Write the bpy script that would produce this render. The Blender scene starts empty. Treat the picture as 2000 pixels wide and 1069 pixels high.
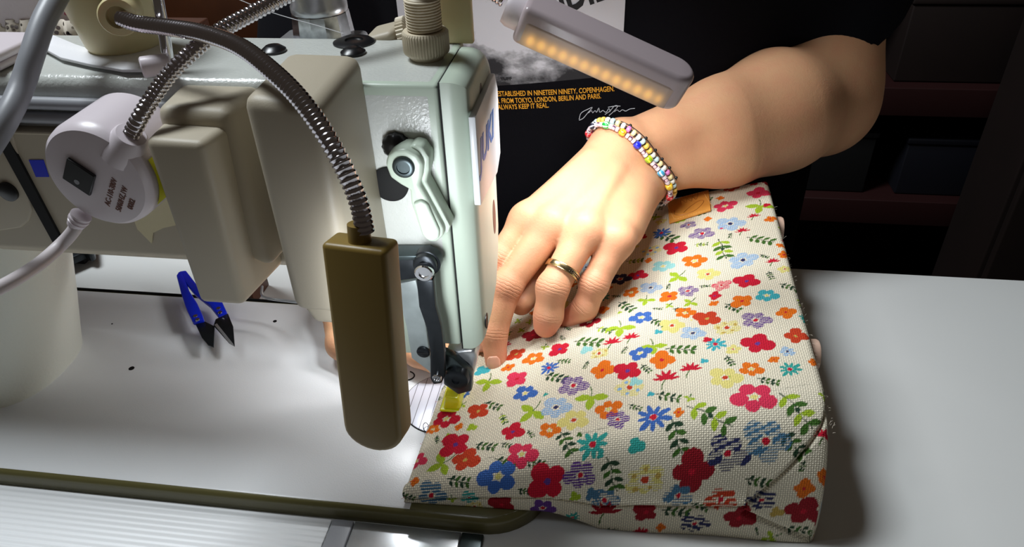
import bpy, bmesh, math, random
import numpy as np
from mathutils import Vector, Matrix
random.seed(7); rng = np.random.default_rng(7)
PI = math.pi
# ---------------------------------------------------------------- camera
F, CX, CY = 1444.0, 1000.0, 534.5            # focal length and centre in pixels of the 2000 x 1069 frame
R = np.array([[0.98948368, 0.05514637, -0.13371959],
              [0.14112316, -0.57080848, 0.80886459],
              [-0.03172233, -0.81922924, -0.57258811]])
C = np.array([0, -.2427, .3355])
scene = bpy.context.scene
cam = bpy.data.objects.new('camera', bpy.data.cameras.new('camera'))
scene.collection.objects.link(cam); scene.camera = cam
cam.data.sensor_width = 36; cam.data.lens = 36 * F / 2000; cam.data.clip_start = .01; cam.data.clip_end = 20
mw = Matrix.Identity(4)
for i in range(3):
    mw[i][0] = R[i][0]; mw[i][1] = -R[i][1]; mw[i][2] = -R[i][2]; mw[i][3] = C[i]
cam.matrix_world = mw
# ---------------------------------------------------------------- colour management, world, room lights
vs = scene.view_settings
vs.view_transform = 'Standard'; vs.look = 'None'; vs.gamma = 1; vs.use_curve_mapping = False; vs.exposure = 0
world = bpy.data.worlds.new('world'); scene.world = world; world.use_nodes = True
world.node_tree.nodes['Background'].inputs[0].default_value = (.80, .66, .52, 1)
world.node_tree.nodes['Background'].inputs[1].default_value = .048

def look_matrix(loc, direction):
    q = Vector(direction).to_track_quat('-Z', 'Y')
    return Matrix.Translation(Vector(loc)) @ q.to_matrix().to_4x4()

def area(name, loc, direction, sx, sy, power, col, spread=180):
    l = bpy.data.lights.new(name, 'AREA'); l.shape = 'RECTANGLE'; l.size = sx; l.size_y = sy
    l.energy = power; l.color = col; l.spread = math.radians(spread)
    o = bpy.data.objects.new(name, l); scene.collection.objects.link(o); o.matrix_world = look_matrix(loc, direction)
    return o
area('ceiling_lamp_light', (-.80, .31, 1.55), (.45, -.10, -1), .46, .46, 24, (.90, .96, 1.0))
# ---------------------------------------------------------------- helpers
def ray(x, y): return R @ np.array([(x - CX) / F, (y - CY) / F, 1.0])
def PZ(x, y, z=0.0): r = ray(x, y); return C + r * (z - C[2]) / r[2]
def PY(x, y, Y): r = ray(x, y); return C + r * (Y - C[1]) / r[1]
def PX(x, y, X): r = ray(x, y); return C + r * (X - C[0]) / r[0]

def s2l(c):
    return tuple((v / 12.92 if v <= .04045 else ((v + .055) / 1.055) ** 2.4) for v in (np.array(c) / 255.0))

def mat(name, rgb, rough=.5, metal=0., bump=0., bscale=800., spec=.5, noise=0., nscale=40., sss=0., emit=None, coat=0., alpha=1.):
    """procedural painted / metal / plastic material; rgb is sRGB 0-255"""
    m = bpy.data.materials.new(name); m.use_nodes = True
    nt = m.node_tree; b = nt.nodes['Principled BSDF']
    c = s2l(rgb)
    b.inputs['Base Color'].default_value = (*c, 1)
    b.inputs['Roughness'].default_value = rough; b.inputs['Metallic'].default_value = metal
    b.inputs['Specular IOR Level'].default_value = spec
    b.inputs['Coat Weight'].default_value = coat
    if sss:
        b.inputs['Subsurface Weight'].default_value = sss; b.inputs['Subsurface Scale'].default_value = .004
        b.inputs['Subsurface Radius'].default_value = (1, .35, .2)
    tc = nt.nodes.new('ShaderNodeTexCoord')
    if noise:
        n = nt.nodes.new('ShaderNodeTexNoise'); n.inputs['Scale'].default_value = nscale; n.inputs['Detail'].default_value = 5
        nt.links.new(tc.outputs['Object'], n.inputs['Vector'])
        r = nt.nodes.new('ShaderNodeMapRange'); r.inputs[3].default_value = 1 - noise; r.inputs[4].default_value = 1 + noise * .4
        r.inputs[1].default_value = .3; r.inputs[2].default_value = .7
        nt.links.new(n.outputs[0], r.inputs[0])
        mx = nt.nodes.new('ShaderNodeVectorMath'); mx.operation = 'SCALE'; mx.inputs[0].default_value = c
        nt.links.new(r.outputs[0], mx.inputs['Scale']); nt.links.new(mx.outputs[0], b.inputs['Base Color'])
    if bump:
        n = nt.nodes.new('ShaderNodeTexNoise'); n.inputs['Scale'].default_value = bscale; n.inputs['Detail'].default_value = 2
        nt.links.new(tc.outputs['Object'], n.inputs['Vector'])
        bp = nt.nodes.new('ShaderNodeBump'); bp.inputs['Strength'].default_value = bump; bp.inputs['Distance'].default_value = .0004
        nt.links.new(n.outputs[0], bp.inputs['Height']); nt.links.new(bp.outputs[0], b.inputs['Normal'])
    if emit:
        b.inputs['Emission Color'].default_value = (*s2l(emit[0]), 1); b.inputs['Emission Strength'].default_value = emit[1]
    return m

M = {}
CREAM_P, WHITE_P, WORK_P = 0.045, 0.36, 0.10            # lamp powers in watts
M['paint'] = mat('machine_paint', (203, 206, 201), .24, bump=.5, bscale=650, noise=.05, nscale=25)
M['paint_smooth'] = mat('machine_plastic', (192, 206, 190), .34, bump=.05, bscale=1500)
M['box'] = mat('solenoid_cover_plastic', (182, 172, 152), .5, bump=.12, bscale=1800)
M['bed'] = mat('bed_enamel', (226, 228, 230), .30, bump=.16, bscale=1300, noise=.03, nscale=15)
M['table'] = mat('table_laminate', (224, 225, 223), .42, bump=.10, bscale=1500, noise=.02, nscale=10)
M['edge'] = mat('bed_edge_enamel_and_shade', (100, 95, 58), .28, bump=.15, bscale=900)  # olive enamel of the bed edge, also used as painted shade on the corner
M['black'] = mat('black_plastic', (14, 15, 18), .3)
M['blackmatte'] = mat('black_gap', (8, 8, 9), .8)
M['darkmetal'] = mat('dark_steel', (78, 88, 90), .34, metal=.85, noise=.25, nscale=120)
M['blackmetal'] = mat('blackened_steel', (42, 46, 50), .33, metal=.7, noise=.2, nscale=150)
M['steel'] = mat('steel', (196, 200, 204), .28, metal=.75, noise=.12, nscale=90)
M['chrome'] = mat('chrome', (225, 226, 230), .10, metal=1.)
M['goose'] = mat('chromed_gooseneck', (205, 200, 205), .16, metal=1.)
M['cream'] = mat('cream_plastic', (222, 208, 160), .38, bump=.06, bscale=900, sss=.15)
M['creamdark'] = mat('shaded_cream_plastic', (136, 112, 52), .42, bump=.06, bscale=900, sss=.02)  # cream plastic with the shade of the lamp head's unlit side in its colour
M['lampwhite'] = mat('lamp_white_plastic', (222, 212, 218), .32, bump=.04, bscale=900)
M['beige'] = mat('beige_nylon', (212, 200, 176), .5, bump=.08, bscale=1500)
M['cable'] = mat('grey_cable', (150, 152, 158), .42)
M['greysteel'] = mat('grey_steel', (168, 178, 178), .35, metal=.45, noise=.15, nscale=120)
M['shell'] = mat('lamp_head_shell', (178, 164, 168), .28, bump=.04, bscale=900)
M['cablew'] = mat('white_cable', (205, 196, 198), .45)
M['blue'] = mat('blue_plastic', (12, 40, 205), .28, coat=.3)
M['yellow'] = mat('yellow_label', (226, 224, 20), .5)
M['footyellow'] = mat('yellow_foot_plastic', (225, 225, 20), .25, sss=.3, coat=.4)
M['wood'] = mat('pale_wood', (226, 190, 168), .6, noise=.2, nscale=160, bump=.2, bscale=600)
M['gold'] = mat('gold', (214, 190, 140), .22, metal=1.)
M['leather'] = mat('tan_leather', (222, 152, 66), .42, bump=.2, bscale=900, noise=.12, nscale=90)
M['tape'] = mat('masking_tape', (226, 216, 178), .7, bump=.25, bscale=900)
M['white'] = mat('white_felt', (232, 232, 236), .8, bump=.3, bscale=1500)
M['logo'] = mat('logo_blue', (20, 120, 215), .4)
M['print'] = mat('yellow_print', (238, 168, 40), .7)
M['script'] = mat('white_print', (205, 208, 215), .7)
M['brown'] = mat('brown_ink', (120, 78, 66), .6)
M['shirt'] = mat('black_jersey', (11, 11, 17), .92, bump=.3, bscale=1500, spec=.15)
M['darkwood'] = mat('dark_wood', (74, 40, 22), .6, noise=.3, nscale=30)
M['redshelf'] = mat('red_brown_shelf', (46, 10, 9), .65)
M['darkcab'] = mat('dark_brown_cabinet', (32, 18, 14), .7, noise=.2, nscale=8)
M['wall'] = mat('dark_wall', (16, 13, 12), .9)
M['navy'] = mat('navy_box', (7, 8, 22), .7)

def link(o, parent=None):
    scene.collection.objects.link(o)
    if parent is not None: o.parent = parent
    return o

def obj(name, bm, m, parent=None, smooth=True, sharp=.7):
    if isinstance(bm, bmesh.types.BMesh):
        bmesh.ops.recalc_face_normals(bm, faces=bm.faces)
        me = bpy.data.meshes.new(name); bm.to_mesh(me); bm.free()
    else: me = bm
    if m is not None:
        for x in (m if isinstance(m, (list, tuple)) else [m]): me.materials.append(x)
    if smooth:
        me.polygons.foreach_set('use_smooth', [True] * len(me.polygons))
        if sharp: me.set_sharp_from_angle(angle=sharp)
    o = bpy.data.objects.new(name, me)
    link(o)
    if parent is not None:
        o.parent = parent; o.matrix_parent_inverse = parent.matrix_basis.inverted()
    return o

def tag(o, label=None, cat=None, group=None, kind=None):
    if label: o['label'] = label
    if cat: o['category'] = cat
    if group: o['group'] = group
    if kind: o['kind'] = kind
    return o

def thing(name, label, cat, loc=(0, 0, 0), group=None):
    o = bpy.data.objects.new(name, None); link(o); o.location = Vector([float(v) for v in loc]); o.empty_display_size = .02
    return tag(o, label, cat, group)

def struct(name, bm, m): return tag(obj(name, bm, m), kind='structure')

def bevel(bm, w, seg=3, edges=None):
    if w > 0: bmesh.ops.bevel(bm, geom=list(edges or bm.edges), offset=w, segments=seg, profile=.5, affect='EDGES', clamp_overlap=True)
    return bm

def rbox(x0, x1, y0, y1, z0, z1, w=.001, seg=3):
    bm = bmesh.new(); bmesh.ops.create_cube(bm, size=1)
    for v in bm.verts:
        v.co = Vector((x0 if v.co.x < 0 else x1, y0 if v.co.y < 0 else y1, z0 if v.co.z < 0 else z1))
    return bevel(bm, w, seg)

def hexa(c8, w=.001, seg=3):
    """c8: bottom 4 then top 4 corner points, each loop in order"""
    bm = bmesh.new(); v = [bm.verts.new([float(a) for a in p]) for p in c8]
    for f in ((0, 3, 2, 1), (4, 5, 6, 7), (0, 1, 5, 4), (1, 2, 6, 5), (2, 3, 7, 6), (3, 0, 4, 7)): bm.faces.new([v[i] for i in f])
    return bevel(bm, w, seg)

def prism(pts, d, w=0., seg=2):
    """closed 3D polygon pts extruded by the vector d"""
    bm = bmesh.new(); a = [bm.verts.new([float(t) for t in p]) for p in pts]; b = [bm.verts.new([float(t) for t in np.array(p) + np.array(d)]) for p in pts]
    n = len(a); bm.faces.new(a); bm.faces.new(b[::-1])
    for i in range(n): bm.faces.new([a[i], b[i], b[(i + 1) % n], a[(i + 1) % n]])
    bmesh.ops.recalc_face_normals(bm, faces=bm.faces)
    if w > 0:
        bevel(bm, w, seg, [e for e in bm.edges if abs(e.calc_face_angle(0)) > .35])
    return bm

def frame(d):
    d = np.array(d, float); d /= np.linalg.norm(d)
    a = np.array([0, 0, 1.]) if abs(d[2]) < .9 else np.array([1., 0, 0])
    u = np.cross(a, d); u /= np.linalg.norm(u); return u, np.cross(d, u), d

def lathe(prof, loc=(0, 0, 0), axis=(0, 0, 1), seg=48, fn=None):
    """prof: (radius, height) pairs, closed by caps where radius > 0 at the ends"""
    u, v, d = frame(axis); loc = np.array(loc, float); bm = bmesh.new(); rings = []
    for r, h in prof:
        ring = []
        for i in range(seg):
            t = 2 * PI * i / seg; rr = r * (fn(t, h) if fn else 1)
            ring.append(bm.verts.new(loc + d * h + (u * math.cos(t) + v * math.sin(t)) * rr))
        rings.append(ring)
    for A, B in zip(rings, rings[1:]):
        for i in range(seg): bm.faces.new([A[i], A[(i + 1) % seg], B[(i + 1) % seg], B[i]])
    bm.faces.new(rings[0][::-1]); bm.faces.new(rings[-1])
    return bm

def spline(P, step):
    P = np.array(P, float); P = np.vstack([2 * P[0] - P[1], P, 2 * P[-1] - P[-2]]); out = []
    for i in range(1, len(P) - 2):
        n = 24
        for t in np.linspace(0, 1, n, endpoint=False):
            a, b, c, e = P[i - 1:i + 3]
            out.append(.5 * ((2 * b) + (-a + c) * t + (2 * a - 5 * b + 4 * c - e) * t * t + (-a + 3 * b - 3 * c + e) * t ** 3))
    out.append(P[-2]); out = np.array(out)
    L = np.r_[0, np.cumsum(np.linalg.norm(np.diff(out, axis=0), axis=1))]
    n = max(3, int(L[-1] / step) + 1); s = np.linspace(0, L[-1], n)
    return np.array([np.interp(s, L, out[:, k]) for k in range(3)]).T, s

def tube(P, r, step=.002, seg=14, rfn=None, bm=None, caps=True):
    pts, s = spline(P, step); bm = bm or bmesh.new(); T = np.gradient(pts, axis=0)
    u = frame(T[0])[0]; rings = []
    for i, p in enumerate(pts):
        t = T[i] / np.linalg.norm(T[i]); u = u - t * u.dot(t); u /= np.linalg.norm(u); v = np.cross(t, u)
        rr = rfn(s[i], s[-1]) if rfn else r
        rings.append([bm.verts.new(p + (u * math.cos(a) + v * math.sin(a)) * rr) for a in np.arange(seg) * 2 * PI / seg])
    for A, B in zip(rings, rings[1:]):
        for i in range(seg): bm.faces.new([A[i], A[(i + 1) % seg], B[(i + 1) % seg], B[i]])
    if caps: bm.faces.new(rings[0][::-1]); bm.faces.new(rings[-1])
    return bm

def join_bm(*bms):
    out = bmesh.new()
    for b in bms:
        me = bpy.data.meshes.new('t'); b.to_mesh(me); b.free(); out.from_mesh(me); bpy.data.meshes.remove(me)
    return out

def gooseneck(P, r, pitch=.0022, depth=.10):
    return tube(P, r, step=pitch / 4, seg=16, rfn=lambda s, L: r * (1 - depth * (0.5 - 0.5 * math.cos(2 * PI * s / pitch)) ** 1.5))

def text(name, body, m, parent, origin, xd, yd, size, ext=.0001, shear=0., space=1., bold=0., warp=None, width=None):
    cu = bpy.data.curves.new('t', 'FONT'); cu.body = body; cu.size = 1; cu.shear = shear; cu.space_character = space; cu.offset = bold
    cu.extrude = .01; cu.resolution_u = 3
    o = bpy.data.objects.new('t', cu); scene.collection.objects.link(o)
    dg = bpy.context.evaluated_depsgraph_get(); dg.update()
    me = bpy.data.meshes.new_from_object(o.evaluated_get(dg)); bpy.data.objects.remove(o)
    co = np.empty(len(me.vertices) * 3); me.vertices.foreach_get('co', co); co = co.reshape(-1, 3)
    xd = np.array(xd, float); xd /= np.linalg.norm(xd); yd = np.array(yd, float); yd -= xd * yd.dot(xd); yd /= np.linalg.norm(yd); n = np.cross(xd, yd)
    kx = size if width is None else width / max(co[:, 0].max(), 1e-6)
    w = np.array(origin) + co[:, :1] * kx * xd + co[:, 1:2] * size * yd + (co[:, 2:3] / .01) * ext * n
    if warp is not None: w = warp(w, co[:, 2] / .01 * ext)
    me.vertices.foreach_set('co', w.ravel().astype(np.float32)); me.update()
    return obj(name, me, m, parent, smooth=False)

def pxpoly(pts, Y, d, w=0., seg=2):
    """outline traced on the vertical plane Y, given real thickness d along +Y"""
    return prism([PY(x, y, Y) for x, y in pts], (0, d, 0), w, seg)

def circ(cx, cz, r, n=24, a0=0, a1=2 * PI):
    return [(cx + r * math.cos(a0 + (a1 - a0) * i / n), cz + r * math.sin(a0 + (a1 - a0) * i / n)) for i in range(n)]

# ================================================================ SETTING
struct('floor', rbox(-2.2, 2.2, -1.2, 2.2, -.80, -.76, 0), M['darkcab'])
struct('wall_back', rbox(-2.2, 2.2, 2.2, 2.25, -.76, 1.8, 0), M['wall'])

# ================================================================ TABLE
tb = thing('sewing_table', 'white laminate sewing table top that carries the machine and the floral bag', 'table', (0, 0, -.76))
bm = rbox(-.75, 1.0, -.24, .2775, -.042, -.0115, .002, 2)
obj('tabletop', bm, M['table'], tb)
for x in (-.70, .95):
    for y in (-.2, .24):
        obj('leg', rbox(x - .02, x + .02, y - .015, y + .015, -.76, -.0425, .002), M['darkmetal'], tb)

# ribbed panel in front of the bed, at the camera side
mt = mat('ribbed_white_panel', (232, 234, 236), .4)
nt = mt.node_tree; b = nt.nodes['Principled BSDF']; tc = nt.nodes.new('ShaderNodeTexCoord')
w = nt.nodes.new('ShaderNodeTexWave'); w.bands_direction = 'Y'; w.inputs['Scale'].default_value = 88
mp = nt.nodes.new('ShaderNodeMapping'); mp.inputs['Rotation'].default_value = (0, 0, .0)
nt.links.new(tc.outputs['Object'], mp.inputs[0]); nt.links.new(mp.outputs[0], w.inputs[0])
bp = nt.nodes.new('ShaderNodeBump'); bp.inputs['Strength'].default_value = .5; bp.inputs['Distance'].default_value = .0008
nt.links.new(w.outputs[0], bp.inputs['Height']); nt.links.new(bp.outputs[0], b.inputs['Normal'])
tag(obj('ribbed_panel', rbox(-.60, -.1470, -.2, -.0015, -.0115, -.0100, .0004), mt),
    'white finely ribbed plastic panel lying along the near edge of the machine bed', 'panel')
hg = thing('table_hinge', 'bright metal plate between two grey end strips below the machine bed edge', 'hinge', (-.1, -.01, -.0115))
obj('plate', rbox(-.1335, -.0735, -.05, -.0015, -.0115, -.0095, .0005), M['steel'], hg)
obj('end_strip', rbox(-.1462, -.1340, -.05, -.0015, -.0115, -.0090, .0008), M['cable'], hg)
obj('end_strip', rbox(-.0730, -.0608, -.05, -.0015, -.0115, -.0090, .0008), M['darkmetal'], hg)

# ================================================================ SEWING MACHINE
sm = thing('sewing_machine', 'pale green grey industrial sewing machine with arm, face plate and flat bed', 'sewing machine', (-.3, .088, -.0115))
# bed: flat slab with a rounded near right corner and rounded upper edge
pts = [(-.62, 0.0), (-.062, 0.0)] + [(-.062 + .034 * math.sin(a), .034 - .034 * math.cos(a)) for a in np.linspace(.1, PI / 2, 10)] + [(-.028, .178), (-.62, .178)]
bm = bmesh.new(); vv = [bm.verts.new((x, y, -.0114)) for x, y in pts]; f = bm.faces.new(vv)
r = bmesh.ops.extrude_face_region(bm, geom=[f])
top = [v for v in r['geom'] if isinstance(v, bmesh.types.BMVert)]
for v in top: v.co.z = 0
te = [e for e in bm.edges if all(v.co.z > -.001 for v in e.verts)]
bmesh.ops.bevel(bm, geom=te, offset=.0045, segments=5, profile=.5, affect='EDGES')
bm.normal_update()
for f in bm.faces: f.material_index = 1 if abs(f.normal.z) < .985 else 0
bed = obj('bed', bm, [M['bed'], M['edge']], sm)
obj('bed_seam', rbox(-.62, -.03, .1780, .1786, -.0114, .0001, 0), M['blackmatte'], sm)
# bag's shadow on the bed corner, painted as a thin olive sheet
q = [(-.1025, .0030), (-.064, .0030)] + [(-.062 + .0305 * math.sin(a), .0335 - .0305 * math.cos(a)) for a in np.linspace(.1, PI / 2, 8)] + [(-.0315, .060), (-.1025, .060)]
obj('shaded_bed_corner', prism([(x, y, -.003) for x, y in q], (0, 0, .0032), .0004, 2), M['edge'], sm)
# needle plate
m_np = mat('needle_plate_steel', (228, 230, 238), .35, metal=.35)
nt = m_np.node_tree; b = nt.nodes['Principled BSDF']; tc = nt.nodes.new('ShaderNodeTexCoord'); w = nt.nodes.new('ShaderNodeTexWave')
w.bands_direction = 'X'; w.inputs['Scale'].default_value = 62
rp = nt.nodes.new('ShaderNodeValToRGB'); rp.color_ramp.elements[0].position = .0; rp.color_ramp.elements[0].color = (.08, .08, .1, 1); rp.color_ramp.elements[1].position = .03; rp.color_ramp.elements[1].color = (*s2l((226, 228, 240)), 1)
nt.links.new(tc.outputs['Object'], w.inputs[0]); nt.links.new(w.outputs[0], rp.inputs[0]); nt.links.new(rp.outputs[0], b.inputs['Base Color'])
nc = (-.1005, .0845)
obj('needle_plate_rim', lathe([(.0268, -.002), (.0268, .00035)], (nc[0], nc[1], 0), seg=72), M['blackmatte'], sm)
npl = obj('needle_plate', lathe([(.0262, -.002), (.0262, .0007), (.0260, .0008)], (nc[0], nc[1], 0), seg=72), m_np, sm)
p = PZ(852, 838, .001); sc = obj('plate_screw', lathe([(.0030, 0), (.0030, .0004), (.0024, .0007)], p), M['darkmetal'], sm)
obj('screw_slot', rbox(p[0] - .0024, p[0] + .0024, p[1] - .0004, p[1] + .0004, .0016, .00175, 0), M['black'], sc)
for (x, y, rr) in ((257, 720, .0019), (537, 628, .0014), (219, 633, .0006), (70, 606, .0006)):
    p = PZ(x, y, 0); obj('oil_hole', lathe([(rr, -.001), (rr, .0002)], p, seg=20), M['black'], sm)
p = PZ(257, 720, 0)
# black arc at the right of the cream lamp: slide plate finger hole
p = PZ(792, 735, 0); bm = tube([p + np.array([.006 * math.cos(a), .0045 * math.sin(a), .0004]) for a in np.linspace(-1.2, 1.2, 7)], .0005, .001, 6)
obj('finger_hole', bm, M['black'], sm)

# column (upright) with a flared foot
bm = bmesh.new(); rings = []
for h, gx, gy in ((0, .056, .0475), (.004, .0575, .0475), (.02, .064, .046), (.05, .076, .043), (.09, .090, .040), (.122, .098, .038)):
    rings.append([bm.verts.new((-.424 + gx * math.copysign(abs(math.cos(a)) ** .8, math.cos(a)), .088 + gy * math.copysign(abs(math.sin(a)) ** .8, math.sin(a)), h)) for a in np.arange(64) * 2 * PI / 64])
for A, B in zip(rings, rings[1:]):
    for i in range(64): bm.faces.new([A[i], A[(i + 1) % 64], B[(i + 1) % 64], B[i]])
bm.faces.new(rings[0][::-1]); bm.faces.new(rings[-1])
obj('column', bm, mat('column_paint', (226, 228, 216), .45, bump=.5, bscale=500), sm)
# arm
def yzprism(prof, x0, x1, w, seg=4): return prism([(x0, y, z) for y, z in prof], (x1 - x0, 0, 0), w, seg)
arm_prof = [(.053, .130), (.060, .121), (.118, .121), (.118, .222), (.053, .222)]
obj('arm', yzprism(arm_prof, -.62, -.0777, .006, 5), M['paint'], sm)
low = [(.0455, .131), (.054, .1225), (.058, .1225), (.058, .1975), (.0455, .1975)]
obj('back_cover', yzprism(low, -.332, -.155, .0015, 3), M['box'], sm)
obj('cover_gap', prism([PY(x, y, .0440) for x, y in ((-6, 250), (8, 258), (119, 468), (104, 476), (-6, 276))], (0, .0025, 0), 0), M['blackmatte'], sm)
obj('back_cover', yzprism([(.0450, .131), (.0535, .1225), (.058, .1225), (.058, .1975), (.0450, .1975)], -.62, -.341, .0015, 3), M['box'], sm)
# rounded access plate with a black screw at the far left
q = [PY(x, y, .0445) for x, y in ((-60, 236), (0, 236), (22, 258), (62, 410), (56, 432), (40, 446), (0, 452), (-60, 456))]
acc = obj('access_plate', prism(q, (0, .003, 0), .0012, 3), M['box'], sm)
p = PY(12, 377, .0425); obj('screw', lathe([(.0052, .0025), (.0052, .0005), (.0042, 0)], p, (0, 1, 0)), M['black'], acc)
q = [PY(x, y, .0450) for x, y in ((56, 313), (84, 313), (95, 346), (70, 346))]
obj('blue_sticker', prism(q, (0, .0006, 0)), M['blue'], sm)
# lower head behind the linkage (back panel), narrower at its foot
hp = [(-.135, .150), (-.125, .150), (-.0925, .1335), (-.0905, .128), (-.0885, .0765), (-.0782, .0765), (-.0782, .2218), (-.135, .2218)]
obj('head', prism([(x, .0531, z) for x, z in hp], (0, .060, 0), .0018, 3), M['paint_smooth'], sm)
hb = [(-.150, .1475), (-.1275, .1475), (-.0945, .1315), (-.0945, .120), (-.150, .120)]
obj('head_underside', prism([(x, .062, z) for x, z in hb], (0, .050, 0), .001, 2), M['darkmetal'], sm)
ridge = [(-.1255, .1490), (-.0945, .1335), (-.0945, .1315), (-.1265, .1475)]
obj('head_rim', prism([(x, .0505, z) for x, z in ridge], (0, .010, 0), .0005, 2), M['steel'], sm)
# face plate: thick end cover, profile in the YZ plane
fp = [(.0535, .0745), (.078, .0755), (.100, .083), (.112, .100), (.1175, .118)] + [(.1175 - .020 + .020 * math.cos(a), .2045 + .0185 * math.sin(a)) for a in np.linspace(0, PI / 2, 7)] + [(.0535, .223)]
bm = prism([(-.0772, y, z) for y, z in fp], (.0122, 0, 0), 0)
big = [e for e in bm.edges if all(v.co.x > -.0660 for v in e.verts)]
bmesh.ops.bevel(bm, geom=big, offset=.0088, segments=9, profile=.5, affect='EDGES')
obj('face_plate', bm, M['paint_smooth'], sm)
obj('face_plate_seam', prism([(-.0778, .0532 + (y - .0535) * .99, z) for y, z in fp], (.0006, 0, 0), 0), M['blackmatte'], sm)
# logo badge on the right face
X0 = -.0655
q = [PX(x, y, X0) for x, y in ((916, 238), (953, 165), (968, 180), (972, 270), (968, 318), (938, 385), (930, 390))]
q = [(X0, .0530, .2080), (X0, .1060, .2085), (X0, .1120, .1990), (X0, .1120, .1630), (X0, .1000, .1570), (X0, .0530, .1640)]
bd = obj('logo_badge', prism(q, (.0032, 0, 0), .0006, 2), mat('badge_white', (236, 240, 244), .3), sm)
text('printed_logo', 'JUKI', M['logo'], bd, (X0 + .0033, .0565, .1810), (0, 1, .0), (0, 0, 1), .0190, .0001, shear=.25, bold=.02, width=.0400)
# holes in the face plate
for (y, z, ry, rz, mm) in ((.082, .2065, .0030, .0060, 'darkmetal'), (.0985, .1310, .0042, .0105, 'brown'), (.062, .0880, .0030, .0050, 'black')):
    bm = lathe([(1, 0), (1, .0008)], (0, 0, 0), (1, 0, 0), 32)
    for v in bm.verts: v.co = Vector((X0 - .0002 + v.co.x, y + v.co.y * ry, z + v.co.z * rz))
    obj('hole_plug', bm, M[mm], sm)
# plugs and adjusting screws on the arm top
for (x, y, rr) in ((692, 82, .0105), (690, 104, .0060), (535, 100, .0060)):
    p = PZ(x, y, .2222)
    if rr > .01: obj('rubber_plug', lathe([(rr, -.001), (rr, .0004), (rr * .8, .0012), (rr * .45, .0012), (rr * .4, .0004)], p, seg=40), M['black'], sm)
    else: obj('rubber_plug', lathe([(rr, -.001), (rr, .0010), (rr * .6, .0028), (rr * .3, .0030)], p, seg=32), M['black'], sm)
# threaded pressure adjuster
pa = (-.0905, .0875, .2215)
rb = obj('pressure_adjuster', lathe([(.0072, 0), (.0085, .002), (.0102, .0035), (.0105, .0045), (.0105, .0125), (.0098, .0135), (.006, .0135)], pa, seg=192, fn=lambda t, h: 1 + (.025 * math.cos(48 * t) if .003 < h < .0130 else 0)), M['beige'], sm)
prof = [(.0070, .0135)]
for i in range(11): prof += [(.0082, .0142 + i * .00125), (.0082, .0146 + i * .00125), (.0074, .0149 + i * .00125), (.0074, .0152 + i * .00125)]
prof += [(.0066, .0285), (.0066, .045), (.005, .046)]
obj('threaded_sleeve', lathe(prof, pa, seg=40), M['beige'], rb)
# cream thread guide bracket behind the adjuster
obj('thread_guide', rbox(-.0890, -.0725, .108, .112, .222, .275, .001), M['cream'], sm)
# faceted metal collar standing behind the arm, on a bracket
def fac(t, h): return 1 + .03 * abs(math.sin(5 * t)) if h < .013 else 1
sc_ = obj('metal_collar', lathe([(.0172, -.02), (.0168, 0), (.0152, .0145), (.0145, .0155)], (-.1620, .1420, .2130), seg=13), mat('faceted_chrome', (200, 204, 208), .18, metal=1., noise=.3, nscale=300), sm, smooth=False)
obj('collar_ring', lathe([(.0148, .0150), (.0150, .0158), (.0150, .0185), (.0140, .0200), (.0135, .035), (.012, .036)], (-.1620, .1420, .2130), seg=64), M['steel'], sc_)
obj('collar_bracket', rbox(-.1850, -.1390, .110, .150, .180, .2160, .003), M['steel'], sm)
# tension knob assembly behind the arm
tk = obj('tension_housing', hexa([(-.139, .112, .190), (-.112, .112, .190), (-.112, .140, .190), (-.139, .140, .190), (-.130, .112, .2225), (-.114, .112, .2265), (-.114, .135, .2265), (-.130, .135, .2225)], .003, 4), M['box'], sm)
obj('tension_knob', lathe([(.0095, 0), (.0095, .004), (.008, .005)], (-.1130, .124, .2200), (1, .1, .25), 128, fn=lambda t, h: 1 + .03 * math.cos(32 * t)), M['beige'], tk)
# solenoid covers on the back of the head
bb = obj('solenoid_cover', hexa([(-.1400, .001, .1350), (-.1100, .000, .1350), (-.1100, .056, .1350), (-.1400, .056, .1350), (-.1400, .001, .2358), (-.1082, -.001, .2345), (-.1105, .056, .2345), (-.1440, .056, .2350)], .0055, 5), M['box'], sm)
obj('cover_foot', hexa([(-.1330, .004, .1265), (-.1080, .004, .1265), (-.1050, .052, .1265), (-.1330, .052, .1265), (-.1380, .002, .1420), (-.1090, .002, .1420), (-.1060, .055, .1420), (-.1380, .055, .1420)], .0035, 4), M['box'], sm)
p = PY(645, 510, -.0005); obj('cover_screw', lathe([(.0022, 0), (.0022, .0008), (.0015, .0012)], (p[0], .0005, p[2]), (0, -1, 0)), M['steel'], bb)
sb = obj('solenoid_cover', hexa([(-.1915, .010, .1290), (-.1690, .010, .1290), (-.1640, .047, .1290), (-.1915, .047, .1290), (-.1915, .010, .2130), (-.1660, .010, .2120), (-.1610, .047, .2120), (-.1960, .047, .2130)], .0035, 4), M['box'], sm)
obj('cover_step', hexa([(-.1940, .024, .160), (-.1590, .024, .140), (-.1560, .056, .140), (-.1960, .056, .160), (-.1940, .026, .2200), (-.1610, .026, .2190), (-.1580, .056, .2200), (-.1980, .056, .2200)], .005, 5), M['box'], sm)
# wire finger guard under the covers
obj('wire_guard', tube([PZ(x, y, z) for x, y, z in ((512, 560, .03), (512, 576, .03), (524, 583, .03), (560, 588, .03), (600, 592, .035), (640, 590, .05))], .0010, .001, 8), M['steel'], sm)

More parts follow.
